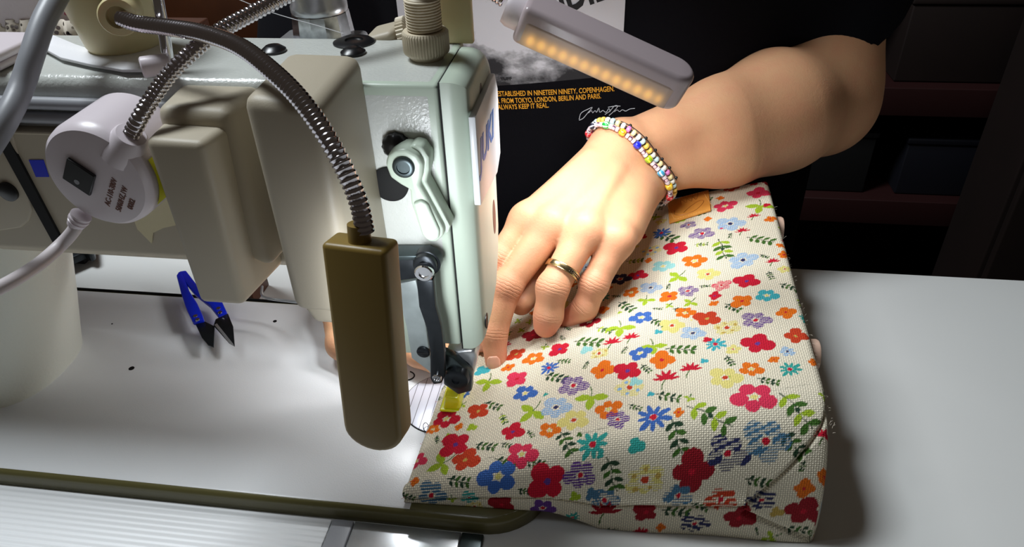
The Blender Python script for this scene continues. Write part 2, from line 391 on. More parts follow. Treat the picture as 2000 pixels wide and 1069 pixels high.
# presser lifter lever
lv = [(752, 322), (757, 303), (772, 294), (792, 292), (815, 303), (826, 322), (824, 345), (818, 362), (832, 385), (866, 448), (866, 462), (852, 474), (838, 474), (824, 462), (802, 396), (800, 372), (782, 362), (762, 348)]
lever = obj('lifter_lever', pxpoly(lv, .0400, .0125, .0016, 3), M['paint_smooth'], sm)
lv2 = [(792, 292), (812, 280), (828, 284), (842, 305), (842, 330), (836, 352), (884, 440), (880, 452), (866, 460), (832, 385), (818, 362), (824, 345), (826, 322), (815, 303)]
obj('lever_rib', pxpoly([(x - 4, y + 3) for x, y in lv2], .0435, .0095, .001, 2), M['paint_smooth'], lever)
grip = [(806, 398), (822, 392), (834, 400), (858, 452), (857, 466), (846, 473), (832, 469), (824, 458)]
obj('lever_grip', pxpoly(grip, .0382, .003, .0012, 3), M['paint_smooth'], lever)
p = PY(787, 329, .0385); obj('pivot_screw', lathe([(.0050, .002), (.0050, .0008), (.0042, .0002), (.0030, .0002), (.0028, .0009)], p - np.array([0, .0002, 0]), (0, 1, 0)), M['darkmetal'], lever)
p = PY(772, 288, .0500); obj('detent_knob', lathe([(.0062, .004), (.0062, .0), (.004, -.0025), (.002, -.003)], p, (0, 1, 0), 32, fn=lambda t, h: 1 + .04 * math.cos(12 * t)), M['black'], sm)
p = PY(762, 360, .0525); obj('rubber_plug', lathe([(.0088, .002), (.0088, -.0006), (.0070, -.0012)], p, (0, 1, 0)), M['blackmatte'], sm)
# linkage down to the walking foot
pv = [PY(828, 522, y) for y in (.036, .044, .050)]
obj('lift_bracket', pxpoly([(742, 508), (832, 506), (845, 520), (842, 540), (742, 556)], .0440, .006, .001), M['blackmetal'], sm)
obj('bracket_flange', pxpoly([(742, 500), (834, 500), (834, 508), (742, 511)], .0420, .010, .0005), M['darkmetal'], sm)
obj('side_plate', pxpoly([(772, 556), (812, 548), (832, 640), (840, 700), (850, 742), (836, 724), (804, 700), (794, 640)], .0470, .0025, .0004), M['greysteel'], sm)
ln = obj('link_bar', pxpoly([(813, 548), (846, 548), (851, 600), (862, 640), (868, 690), (868, 738), (862, 750), (846, 752), (840, 740), (840, 690), (832, 640), (818, 600)], .0380, .0045, .0008, 2), M['blackmetal'], sm)
for (x, y, rr, Y) in ((833, 516, .0068, .0420), (829, 522, .0058, .0385), (827, 536, .0046, .0350), (853, 741, .0026, .0365)):
    obj('pivot_bolt', lathe([(rr, .006), (rr, .0006), (rr * .86, 0), (rr * .55, 0), (rr * .5, .0009), (rr * .1, .0009)], PY(x, y, Y), (0, 1, 0), 40), M['chrome' if rr < .0058 else 'blackmetal'], sm)
p = PY(826, 690, .0455); s_ = obj('plate_bolt', lathe([(.0036, .002), (.0036, .0004), (.0030, 0)], p, (0, 1, 0)), M['blackmetal'], sm)
obj('screw_slot', rbox(p[0] - .003, p[0] + .003, p[1] - .0002, p[1] + .0002, p[2] - .0005, p[2] + .0005, 0), M['black'], s_)
# presser bar, needle bar, foot
obj('needle_bar', lathe([(.0030, 0), (.0030, .05)], (-.0905, .0850, .045)), M['steel'], sm)
obj('presser_bar', lathe([(.0040, 0), (.0040, .06)], (-.0850, .0760, .030)), M['steel'], sm)
obj('foot_arm', pxpoly([(866, 690), (885, 700), (922, 735), (921, 765), (895, 772), (866, 752)], .0480, .006, .001), M['darkmetal'], sm)
obj('foot_clamp', pxpoly([(868, 688), (925, 684), (932, 700), (922, 745), (905, 730), (885, 712)], .0545, .012, .002, 3), M['steel'], sm)
p = PY(890, 745, .0440); fh = obj('foot_hinge', lathe([(.0068, .014), (.0072, .003), (.0066, .0006), (.0050, 0), (.0022, 0), (.0020, .001)], p, (0, 1, 0), 48), M['blackmetal'], sm)
p1 = PY(890, 788, .068)
obj('presser_foot', hexa([(-.0965, .066, .0135), (-.0855, .066, .0145), (-.0855, .084, .0145), (-.0965, .084, .0135), (-.0950, .067, .0235), (-.0865, .067, .0235), (-.0865, .080, .0235), (-.0950, .080, .0235)], .0012, 3), M['footyellow'], sm)
obj('foot_sole', rbox(-.0985, -.0855, .0650, .0880, .0122, .0140, .0008), M['footyellow'], sm)
# lamp built into the underside of the arm
led = obj('work_light', rbox(-.150, -.120, .108, .122, .1165, .1212, .001, 2), M['lampwhite'], sm)
obj('light_window', rbox(-.147, -.123, .110, .120, .1160, .1166, .0002, 1), mat('work_light_window', (255, 255, 255), .4, emit=((235, 243, 255), 5)), led)
lw = area('work_light_beam', (-.135, .115, .1155), (0, -.12, -1), .024, .010, WORK_P, (.95, .98, 1.0)); lw.parent = sm; lw.matrix_parent_inverse = sm.matrix_basis.inverted()
obj('needle_bar_cover', prism([PY(x, y, .0580) for x, y in ((752, 520), (816, 520), (812, 640), (806, 692), (770, 690), (756, 600))], (0, .045, 0), .0015, 3), M['paint_smooth'], sm)
# cables lying along the back of the arm
for z, y in ((.2105, .0495), (.2030, .0500)):
    obj('arm_cable', tube([(-.62, y, z), (-.40, y, z + .0006), (-.25, y + .0002, z), (-.16, y, z - .0005)], .0030, .01, 12), M['cable'], sm)

# ================================================================ CREAM GOOSENECK LAMP (foreground)
cl = thing('gooseneck_lamp', 'cream plastic gooseneck lamp with its head hanging in front of the needle', 'lamp', (-.246, .088, .2245))
obj('base', lathe([(.0120, 0), (.0165, .0004), (.0178, .0025), (.0215, .022), (.0235, .045), (.0225, .049), (.010, .050)], (-.2435, .0900, .2245), (.02, -.0, 1), 56), M['cream'], cl)
q0 = PY(237, 36, .0640)
obj('socket', lathe([(.0084, -.018), (.0084, -.0012), (.0078, 0), (.0048, .0002), (.0044, -.0030)], PY(230, 34, .0600), (.42, -.9, .05), 40), M['cream'], cl)
gp = [PY(x, y, Y) for x, y, Y in ((238, 36, .0610), (268, 46, .0560), (330, 54, .0480), (400, 66, .0340), (470, 92, .0180), (535, 142, .0000), (590, 198, -.0120), (640, 270, -.0220), (680, 345, -.0270), (702, 400, -.0290), (713, 452, -.0300))]
obj('gooseneck', gooseneck(gp, .0036, .0020, .20), M['goose'], cl)
def oriented(P0, P1, n, w, t, rnd, sh=None):
    """lamp shell: axis P0->P1, width w, thickness t along n, far end rounded"""
    P0 = np.array(P0); P1 = np.array(P1); a = P1 - P0; L = np.linalg.norm(a); a /= L; n = np.array(n, float); n -= a * n.dot(a); n /= np.linalg.norm(n); s = np.cross(n, a)
    out = [(-w / 2, 0), (w / 2, 0)] + [(w / 2 * math.cos(b), (L - rnd) + rnd * math.sin(b)) for b in np.linspace(0, PI, 15)]
    pts = [P0 + s * x + a * y - n * t / 2 for x, y in out]
    return prism(pts, n * t, min(t, w) * .16, 4), a, n, s
h0, h1 = PY(703, 470, -.030), PY(742, 864, -.044)
bm, a, n, s = oriented(h0, h1, (-.14, -1, .3), .0250, .0125, .0100)
obj('lamp_head', bm, M['creamdark'], cl)
obj('collar', lathe([(.0040, 0), (.0042, .007), (.0042, .0085)], h0 - a * .0065, a, 32), M['creamdark'], cl)
lm = mat('lit_diffuser', (255, 255, 250), .4, emit=((235, 243, 255), 9))
pc = (h0 + h1) / 2 - n * .0066
d_ = hexa([pc - s * .009 - a * .036, pc + s * .009 - a * .036, pc + s * .009 + a * .036, pc - s * .009 + a * .036] + [q - n * .0008 for q in (pc - s * .009 - a * .036, pc + s * .009 - a * .036, pc + s * .009 + a * .036, pc - s * .009 + a * .036)], .0002, 1)
obj('diffuser', d_, lm, cl)
CREAM_AREA = (pc - n * .0016, -n)
l1 = area('cream_lamp_light', CREAM_AREA[0], -n, .018, .07, CREAM_P, (.93, .97, 1.0), 130)
l1.matrix_world = Matrix.Translation(Vector(CREAM_AREA[0])) @ Matrix([list(np.cross(a, n)), list(a), list(n)]).transposed().to_4x4()
l1.parent = cl; l1.matrix_parent_inverse = cl.matrix_basis.inverted()

# ================================================================ WHITE GOOSENECK LAMP
wl = thing('gooseneck_lamp', 'white gooseneck lamp with a round base and a glowing head above the wrist', 'lamp', (-.228, .030, .190))
bc = PY(185, 350, .010); bax = np.array([.05, 1, .02]); bax /= np.linalg.norm(bax)
bx_ = np.array([1, -.05, 0]); bx_ -= bax * bx_.dot(bax); bx_ /= np.linalg.norm(bx_); bz_ = np.cross(bx_, bax)
bz_ = bz_ if bz_[2] > 0 else -bz_
def onb(dx, dz, lift=0.): return bc + bx_ * dx + bz_ * dz - bax * lift
obj('base', lathe([(.0175, 0), (.0222, .0006), (.0240, .0028), (.0247, .006), (.0252, .033), (.021, .0335)], bc, bax, 72), M['lampwhite'], wl)
ua = bx_ * .75 - bz_ * .62; ua /= np.linalg.norm(ua); va = bx_ * .42 + bz_ * .9; va -= ua * va.dot(ua) * .6; va /= np.linalg.norm(va)
def quad(c, u, v, hu, hv, d): return prism([c - u * hu - v * hv, c + u * hu - v * hv, c + u * hu + v * hv, c - u * hu + v * hv], d, .0003, 1)
swo = obj('rocker_switch', quad(onb(-.0062, .0012, .0002), ua, va, .0064, .0060, -bax * .0016), M['black'], wl)
obj('rocker_mark', lathe([(.0012, 0), (.0012, .0001), (.0009, .0001)], onb(-.0078, -.0010, .0018), -bax, 20), M['cable'], swo)
tx_ = bx_ * .55 + bz_ * .83; ty_ = -bx_ * .83 + bz_ * .55
for i, (tx, dx_, dz_, wd_) in enumerate((('AC-110-380V', .0008, -.0135, .0165), ('50/60HZ,1W', .0052, -.0160, .0150), ('0082', .0115, -.0145, .0060))):
    text('printed_rating', tx, M['brown'], wl, onb(dx_ + .001, dz_, .0001), tx_, ty_, .0036, .0001, bold=.01, width=wd_)
obj('neck_socket', lathe([(.0092, -.002), (.0088, .002), (.0068, .0100), (.0060, .0110), (.0040, .0111)], PY(243, 296, .0165), PY(262, 250, .0150) - PY(243, 296, .0165), 40), M['lampwhite'], wl)
gq = [PY(x, y, Y) for x, y, Y in ((257, 262, .0155), (278, 222, .0180), (320, 158, .0300), (372, 104, .0400), (430, 60, .0520), (500, 22, .0660), (575, -16, .0800), (680, -62, .100), (800, -78, .125), (900, -50, .143), (960, -14, .150), (985, 2, .150))]
obj('gooseneck', gooseneck(gq, .0036, .0021, .16), M['goose'], wl)
g0, g1 = PY(1008, 24, .150), PY(1340, 176, .150)
mshell = mat('lamp_shell_translucent', (212, 204, 208), .34)
bm, a, n, s = oriented(g0 + (g1 - g0) * .03, g1, (.34, -.16, .9), .0235, .0215, .0105)
obj('lamp_head', bm, M['shell'], wl)
ax = (g1 - g0) / np.linalg.norm(g1 - g0)
obj('collar', lathe([(.0075, 0), (.0088, .003), (.0088, .012)], g0 - ax * .006, ax, 32, fn=None), M['lampwhite'], wl)
# translucent lower shell with the row of LEDs behind it
gc = (g0 + g1) / 2
low_c = gc - n * .0106
def slab(c, a, s, n, la, ws, t, w): return hexa([c - a * la - s * ws, c + a * la - s * ws, c + a * la + s * ws, c - a * la + s * ws] + [q - n * t for q in (c - a * la - s * ws, c + a * la - s * ws, c + a * la + s * ws, c - a * la + s * ws)], w, 3)
obj('diffuser', slab(low_c - ax * .001, a, s, n, .040, .0075, .0004, .0001), mat('lit_led_cover', (255, 255, 250), .4, emit=((255, 250, 240), 5)), wl)
sd = s * (1 if np.dot(s, [0, -1, 0]) > 0 else -1)
# translucent side wall of the head: the row of LEDs glows through it
bm = bmesh.new(); NA_, NN_ = 180, 30; g_ = []; gl = []
for i in range(NA_ + 1):
    row = []
    for j in range(NN_ + 1):
        ta = -.044 + .086 * i / NA_; tn = -.0092 + .0135 * j / NN_
        ed_ = max(0, 1 - min(i, NA_ - i) / 6) + max(0, 1 - min(j + 8, NN_ - j) / 4); row.append(bm.verts.new(gc + sd * (.01190 - .0007 * min(ed_, 1)) + a * ta + n * tn))
        w_ = math.exp(-((tn + .0055) / .0042) ** 2) * min(1, (ta + .044) / .006) * min(1, (.042 - ta) / .010)
        k_ = sum(math.exp(-((ta + .0375 - q * .0062) / .0019) ** 2) for q in range(13)) * math.exp(-((tn + .0050) / .0030) ** 2)
        gl.append((w_ * .42 + k_ * .40) * (1 if 0 < i < NA_ and 0 < j < NN_ else 0))
    g_.append(row)
for A_, B_ in zip(g_, g_[1:]):
    for j in range(NN_): bm.faces.new([A_[j], B_[j], B_[j + 1], A_[j + 1]])
am = mat('translucent_lamp_wall', (180, 160, 150), .28); nt = am.node_tree; b = nt.nodes['Principled BSDF']
at = nt.nodes.new('ShaderNodeAttribute'); at.attribute_name = 'glow'; b.inputs['Emission Color'].default_value = (*s2l((246, 180, 72)), 1)
nt.links.new(at.outputs['Fac'], b.inputs['Emission Strength'])
gw = obj('glowing_window', bm, am, wl, sharp=None)
ga = gw.data.color_attributes.new('glow', 'FLOAT_COLOR', 'POINT'); ga.data.foreach_set('color', np.repeat(np.array(gl, np.float32), 4))
md = gw.modifiers.new('s', 'SOLIDIFY'); md.thickness = .0002
l2 = area('white_lamp_light', low_c - n * .0025, -n, .084, .018, WHITE_P, (.99, .98, 1.0))
l2.matrix_world = Matrix.Translation(Vector(low_c - n * .0025)) @ Matrix([list(a), list(np.cross(n, a)), list(n)]).transposed().to_4x4()
l2.parent = wl; l2.matrix_parent_inverse = wl.matrix_basis.inverted()
# strain relief and power cable of the white lamp
obj('strain_relief', lathe([(.0045, 0), (.0045, .001), (.0036, .0015), (.0045, .002), (.0045, .003), (.0036, .0035), (.0042, .004), (.0035, .0065)], PY(159, 420, .0125), PY(138, 455, .010) - PY(159, 420, .0125), 24), M['lampwhite'], wl)
obj('power_cable', tube([PY(x, y, Y) for x, y, Y in ((156, 428, .0120), (143, 452, .0095), (115, 482, .005), (70, 520, -.01), (0, 562, -.03), (-120, 620, -.05))], .0030, .003, 12), M['cablew'], wl)
# yellow warning label on the rim of the base
bm = bmesh.new(); st = []
for i in range(9):
    t = -.62 + i * .115
    st.append([bm.verts.new(bc + bax * y + (bx_ * math.cos(t) + bz_ * math.sin(t)) * .0254) for y in (.0060, .020)])
for A, B in zip(st, st[1:]): bm.faces.new([A[0], B[0], B[1], A[1]])
yl = obj('warning_label', bm, M['yellow'], wl)
bm = bmesh.new(); st = []
for i in range(7):
    t = -.30 + i * .075
    st.append([bm.verts.new(bc + bax * y + (bx_ * math.cos(t) + bz_ * math.sin(t)) * .0256) for y in (.0085, .0093)])
for A, B in zip(st, st[1:]): bm.faces.new([A[0], B[0], B[1], A[1]])
obj('label_border', bm, M['black'], yl)

# ================================================================ SMALL THINGS
# masking tape scrap on the back cover
q = [PY(x, y, .0445) for x, y in ((246, 412), (262, 432), (268, 448), (282, 462), (296, 476), (298, 456), (318, 446), (345, 440), (350, 380), (300, 350), (262, 372))]
tag(obj('tape_scrap', prism(q, (0, .0006, 0)), M['tape']), 'torn scrap of cream cloth tape stuck to the machine below the white lamp base', 'tape')
# white felt strap under the cream lamp
sp = [PZ(x, y, .2236) for x, y in ((66, 88), (74, 72), (98, 70), (150, 92), (210, 112), (272, 108), (316, 92), (318, 122), (296, 142), (240, 142), (180, 132), (120, 118))]
st = obj('strap', prism(sp, (0, 0, .0016), .0005, 2), M['white']); tag(st, 'white felt strip lying on the arm under the cream lamp base', 'strap')
bm = lathe([(.0040, 0), (.0046, .0006), (.0046, .012), (.0040, .0125)], PZ(276, 132, .2290), (.85, .52, .0), 24)
tag(obj('plastic_ring', bm, M['lampwhite']), 'small white plastic tube lying on the white strip beside the chrome rod', 'tube')
# chrome thread stand rod
tr = thing('thread_stand', 'thin upright chrome rod rising from the arm behind the cream lamp', 'thread stand', (-.2337, .1, .222))
b0 = PZ(333, 140, .2225); b1 = PY(298, -60, b0[1] + .008)
obj('rod', lathe([(.0026, 0), (.0026, float(np.linalg.norm(b1 - b0)))], b0, b1 - b0, 24), M['chrome'], tr)
obj('rod_foot', lathe([(.0042, 0), (.0042, .0015), (.0030, .003)], b0 - np.array([0, 0, .0003]), (0, 0, 1), 24), M['chrome'], tr)
# grey power cable hanging at the far left
tag(obj('power_cable', tube([PY(x, y, Y) for x, y, Y in ((130, -40, .075), (104, 5, .060), (82, 50, .048), (62, 110, .036), (42, 170, .026), (14, 230, .012), (-30, 300, .0), (-90, 380, -.01))], .0048, .004, 16), M['cable']),
    'thick grey cable hanging down across the top left corner in front of the machine arm', 'cable')
# white rounded housing at the upper left edge
wh = thing('bobbin_winder', 'white rounded plastic housing at the left end of the arm top', 'winder', (-.31, .09, .2225))
obj('housing', rbox(-.40, -.2870, .056, .091, .2228, .2262, .0015, 4), M['lampwhite'], wh)
obj('housing_lid', rbox(-.40, -.2865, .0555, .0915, .2264, .2308, .0020, 4), M['lampwhite'], wh)
# floral pin cushion with lace behind the arm
m_cush = mat('white_floral_cotton', (225, 215, 218), .85, bump=.2, bscale=900)
nt = m_cush.node_tree; b = nt.nodes['Principled BSDF']; tc = nt.nodes.new('ShaderNodeTexCoord')
v1 = nt.nodes.new('ShaderNodeTexVoronoi'); v1.inputs['Scale'].default_value = 75
n1 = nt.nodes.new('ShaderNodeTexNoise'); n1.inputs['Scale'].default_value = 220; n1.inputs['Detail'].default_value = 3
ad = nt.nodes.new('ShaderNodeMath'); ad.operation = 'MULTIPLY_ADD'; ad.inputs[1].default_value = .55; ad.inputs[2].default_value = 0
sm2 = nt.nodes.new('ShaderNodeMath'); sm2.operation = 'ADD'
nt.links.new(tc.outputs['Object'], v1.inputs['Vector']); nt.links.new(tc.outputs['Object'], n1.inputs['Vector'])
nt.links.new(n1.outputs[0], ad.inputs[0]); nt.links.new(ad.outputs[0], sm2.inputs[0]); nt.links.new(v1.outputs['Distance'], sm2.inputs[1])
rp = nt.nodes.new('ShaderNodeValToRGB'); rp.color_ramp.interpolation = 'CONSTANT'
rp.color_ramp.elements[0].color = (1, 1, 1, 1); rp.color_ramp.elements[1].position = .50; rp.color_ramp.elements[1].color = (0, 0, 0, 1)
nt.links.new(sm2.outputs[0], rp.inputs[0])
rc = nt.nodes.new('ShaderNodeValToRGB'); rc.color_ramp.interpolation = 'CONSTANT'
rc.color_ramp.elements[0].color = (*s2l((205, 110, 140)), 1); rc.color_ramp.elements[1].position = .5; rc.color_ramp.elements[1].color = (*s2l((60, 52, 66)), 1)
nt.links.new(v1.outputs['Color'], rc.inputs[0])
mx = nt.nodes.new('ShaderNodeMix'); mx.data_type = 'RGBA'; mx.inputs[6].default_value = (*s2l((225, 214, 220)), 1)
nt.links.new(rp.outputs[0], mx.inputs[0]); nt.links.new(rc.outputs[0], mx.inputs[7]); nt.links.new(mx.outputs[2], b.inputs['Base Color'])
cu = thing('pin_cushion', 'white cotton cushion with pink flowers and a lace trim behind the arm', 'cushion', (-.45, .235, .18))
def ell(c, rx, ry, rz, n=3.0, seg=48):
    bm = bmesh.new(); bmesh.ops.create_uvsphere(bm, u_segments=seg, v_segments=seg // 2, radius=1)
    for v in bm.verts:
        p = np.array(v.co); p = np.sign(p) * np.abs(p) ** (2 / n); v.co = Vector((c[0] + p[0] * rx, c[1] + p[1] * ry, c[2] + p[2] * rz))
    return bm
obj('cushion', ell((-.375, .166, .232), .078, .036, .029), m_cush, cu)
m_lace = mat('cream_lace', (214, 204, 190), .9)
nt = m_lace.node_tree; b = nt.nodes['Principled BSDF']; tc = nt.nodes.new('ShaderNodeTexCoord'); v1 = nt.nodes.new('ShaderNodeTexVoronoi'); v1.inputs['Scale'].default_value = 330
rp = nt.nodes.new('ShaderNodeValToRGB'); rp.color_ramp.elements[0].position = .35; rp.color_ramp.elements[0].color = (0, 0, 0, 1); rp.color_ramp.elements[1].position = .45; rp.color_ramp.elements[1].color = (1, 1, 1, 1)
nt.links.new(tc.outputs['Object'], v1.inputs['Vector']); nt.links.new(v1.outputs[0], rp.inputs[0]); nt.links.new(rp.outputs[0], b.inputs['Alpha'])
bm = bmesh.new(); rows = []
for i in range(121):
    x = -.455 + .155 * i / 120; sc_l = .0035 * abs(math.sin(i * PI / 7))
    yy = .1320 + .0015 * math.sin(i * .9)
    rows.append([bm.verts.new((x, yy - .000, .2245)), bm.verts.new((x, yy - .0025, .218)), bm.verts.new((x, yy - .0045, .2115 - sc_l))])
for A, B in zip(rows, rows[1:]):
    for k in (0, 1): bm.faces.new([A[k], B[k], B[k + 1], A[k + 1]])
lo = obj('lace_trim', bm, m_lace, cu); md = lo.modifiers.new('s', 'SOLIDIFY'); md.thickness = .0006
# a low dark shelf carries the cushion behind the machine
rk = thing('back_shelf', 'dark shelf board behind the machine arm under the floral cushion', 'shelf', (-.45, .22, -.0115))
obj('board', rbox(-.50, -.27, .126, .215, .1955, .2025, .001), M['darkwood'], rk)
for x in (-.49, -.28): obj('upright', rbox(x - .004, x + .004, .185, .212, -.0114, .195, .001), M['darkwood'], rk)

# thread snips: blue handles, black blades, on the bed
ts = thing('thread_snips', 'blue handled thread snips with black blades lying open on the machine bed', 'scissors', (-.30, .155, 0))
def zpoly(pts, z, t, w=.0004, bow=None):
    return prism([PZ(x, y, z) for x, y in pts], (0, 0, t), w, 2)
HZ = .010
hl = [(347, 546), (352, 538), (360, 541), (372, 575), (388, 600), (398, 622), (401, 632), (379, 637), (366, 610), (356, 580)]
obj('handle', zpoly(hl, HZ, .0040, .0010), M['blue'], ts)
obj('handle', zpoly([(352, 538), (366, 536), (392, 570), (420, 588), (434, 592), (446, 618), (428, 624), (412, 604), (384, 582), (370, 566)], HZ, .0040, .0010), M['blue'], ts)
obj('blade', zpoly([(381, 632), (400, 630), (420, 640), (418, 680), (407, 676), (395, 662)], HZ, .0012, .0002), M['blackmetal'], ts)
obj('blade', zpoly([(446, 615), (456, 640), (459, 678), (448, 672), (418, 638), (422, 626)], HZ + .0014, .0012, .0002), M['blackmetal'], ts)
obj('blade_edge', zpoly([(419, 636), (424, 633), (455, 672), (458, 678), (450, 673)], HZ + .0024, .0006, .0001), M['steel'], ts)
for (x, y) in ((382, 618), (386, 625), (427, 603), (430, 611)): obj('rivet', lathe([(.0016, 0), (.0015, .0006), (.0006, .0009)], PZ(x, y, HZ + .004), seg=16), M['chrome'], ts)
# black latch lying behind the column
kn = thing('metal_latch', 'small black metal latch lying on the table behind the white column', 'latch', (-.46, .235, -.0115))
obj('bar', prism([PZ(x, y, -.0040) for x, y in ((110, 500), (148, 492), (168, 490), (172, 505), (152, 514), (118, 528), (105, 520))], (0, 0, .007), .001), M['blackmetal'], kn)
obj('head', prism([PZ(x, y, -.0060) for x, y in ((164, 482), (172, 478), (186, 478), (189, 508), (182, 514), (172, 510))], (0, 0, .012), .002, 3), M['blackmetal'], kn)
obj('pad', rbox(*(lambda p: (p[0] - .02, p[0] + .012, p[1] - .006, p[1] + .006))(PZ(150, 508, -.0115)), -.0115, -.0062, .001), M['blackmatte'], kn)
# loose black thread beside the needle plate
tag(obj('loose_thread', tube([PZ(x, y, z) for x, y, z in ((831, 858, .0022), (834, 846, .002), (838, 835, .002), (832, 826, .003), (827, 830, .003), (828, 840, .002), (834, 846, .0025), (832, 862, .0025), (826, 872, .004))], .00025, .0008, 6), M['black']),
    'curled black thread end between the needle plate and the bag', 'thread')
# white sewing thread crossing behind the arm
tag(obj('sewing_thread', tube([PY(x, y, .118) for x, y in ((440, -12), (530, 24), (620, 50), (672, 66))], .00018, .004, 6), M['white']),
    'thin white thread running down to the arm past the metal collar', 'thread')

# ================================================================ BACKGROUND
cb = thing('cabinet', 'brown wooden drawer cabinet in the dark behind the machine arm', 'cabinet', (-.55, .75, -.76))
obj('body', rbox(-.85, -.22, .62, .95, -.76, .30, .003), M['darkwood'], cb)
for z0, z1 in ((-.30, -.10), (-.09, .058), (.062, .30)):
    dr = obj('drawer', rbox(-.83, -.24, .605, .622, z0, z1 - .006, .003), mat('drawer_front', (112, 60, 26), .45, noise=.25, nscale=25) if z0 > 0 else mat('drawer_front_low', (120, 98, 84), .6), cb)
    obj('knob', lathe([(.006, 0), (.010, .012), (.008, .018)], (-.62, .605, (z0 + z1) / 2), (0, -1, 0), 24), M['gold'], dr)
bs = thing('shelf_unit', 'dark open shelf unit with red brown boards at the back right', 'shelf', (.6, 1.2, -.76))
obj('back_panel', rbox(.05, .86, 1.42, 1.44, -.76, .6, .001), M['blackmatte'], bs)
obj('side_panel', rbox(.84, .87, 1.15, 1.42, -.76, .6, .002), M['darkcab'], bs)
obj('side_panel', rbox(.05, .08, 1.15, 1.42, -.76, .6, .002), M['darkcab'], bs)
for z in (-.70, -.475, -.24, .05, .32): obj('shelf_board', rbox(.08, .84, 1.15, 1.42, z, z + .055 if z in (-.475, -.24) else z + .02, .002), M['redshelf'], bs)
for (x0, x1, z0, h, mm, lb) in ((.30, .50, -.42, .12, 'blackmatte', 'black box on the lower shelf behind the forearm'), (.56, .78, -.42, .11, 'navy', 'dark box on the lower shelf at the right'), (.34, .42, -.185, .05, 'navy', 'small navy box on the middle shelf'), (.50, .74, -.185, .14, 'darkcab', 'brown box on the middle shelf')):
    z0 += .001; bx = thing('storage_box', lb, 'box', ((x0 + x1) / 2, 1.26, z0), 'boxes on the dark shelves')
    obj('box_body', rbox(x0, x1, 1.18, 1.36, z0, z0 + h, .003), M[mm], bx)
    obj('box_lid', rbox(x0 - .003, x1 + .003, 1.177, 1.363, z0 + h, z0 + h + .012, .003), M[mm], bx)
wd = thing('wardrobe', 'dark brown tall cupboard at the right edge behind the table', 'wardrobe', (.95, 1.0, -.76))
obj('body', rbox(.665, 1.5, .98, 1.14, -.76, .9, .004), M['darkcab'], wd)
obj('door', rbox(.672, 1.08, .962, .978, -.74, .88, .004), M['darkcab'], wd)
obj('door', rbox(1.086, 1.49, .962, .978, -.74, .88, .004), M['darkcab'], wd)

# ================================================================ FLORAL BAG
bag = thing('floral_bag', 'cream woven bag with colourful embroidered flowers lying under the hand', 'bag', (.01, .14, 0))
H_R = .066
def xl(y): return np.interp(y, [0, .09, .135, .28], [-.1065, -.1035, -.0930, -.086])
def xr(y): return np.interp(y, [0, .04, .15, .28], [.1120, .1115, .1125, .1140])
def zbot(x): return np.where(x < -.03, .0008, .0008 - .0118 * np.clip((x + .03) / .03, 0, 1) ** 1.5)
def ztop(s, y):
    z = .0085 + (H_R - .0085) * (1 - (1 - s) ** 1.15) * (.93 + .07 * s) + 0 * y
    z += .006 * np.sin(PI * np.clip(s, 0, 1)) ** 1.5 * np.exp(-((y - .10) / .09) ** 2) * 0.6
    z += .0008 * np.sin(31 * y + 9 * s) * np.sin(PI * s)
    return z
def rsx(s):                                    # rounding of the right and left rims
    d = (1 - s) * .215; r = .0045; e = np.clip(1 - d / r, 0, 1)
    d2 = s * .215; e2 = np.clip(1 - d2 / .003, 0, 1)
    return r * (1 - np.sqrt(1 - e ** 2)) + .003 * (1 - np.sqrt(1 - e2 ** 2))
STEP = .00050
NS = int(.215 / STEP); s1 = np.r_[np.linspace(0, 1, NS)]
KF, KT, KB, KU = 110, int(.25 / STEP), 14, 10
sg = s1[:, None]
yn = .0065 + .0085 * sg ** 1.0 * np.ones(1)                     # near foot of the section
yf = .278 + .006 * sg
th = np.linspace(0, PI / 2, KF)[None, :]; e = 2 / 2.3
ry = .006 + .036 * sg ** .8
yA = yn + ry * (1 - np.cos(th) ** e)
xA = xl(yA) * (1 - sg) + xr(yA) * sg
zbA = zbot(xA); ztA = ztop(sg, yA) - rsx(sg)
zA = zbA + (ztA - zbA) * np.sin(th) ** e
t2 = np.linspace(0, 1, KT + 1)[None, 1:]
y2 = (yn + ry) + (yf - .006 - yn - ry) * t2
x2 = xl(y2) * (1 - sg) + xr(y2) * sg; z2 = ztop(sg, y2) - rsx(sg)
th = np.linspace(0, PI / 2, KB + 1)[None, 1:]
y3 = yf - .006 + .006 * np.sin(th) + 0 * sg; x3 = xl(y3) * (1 - sg) + xr(y3) * sg
z3 = zbot(x3) + (ztop(sg, yf - .006) - rsx(sg) - zbot(x3)) * np.cos(th) ** .8
t4 = np.linspace(0, 1, KU + 1)[None, 1:-1]
y4 = yf + (yn - yf) * t4; x4 = xl(y4) * (1 - sg) + xr(y4) * sg; z4 = zbot(x4)
GX, GY, GZ = (np.concatenate(a, 1) for a in ((xA, x2, x3, x4), (yA, y2, y3, y4), (zA, z2, z3, z4)))
G = np.stack([GX, GY, GZ], -1); NK = G.shape[1]
dl = np.linalg.norm(np.diff(G, axis=1), axis=2)
V = np.concatenate([np.zeros((NS, 1)), np.cumsum(dl, 1)], 1); V = V[:, KF + KT - 1:KF + KT] - V      # arclength from the far rim
U = GX * 1.0
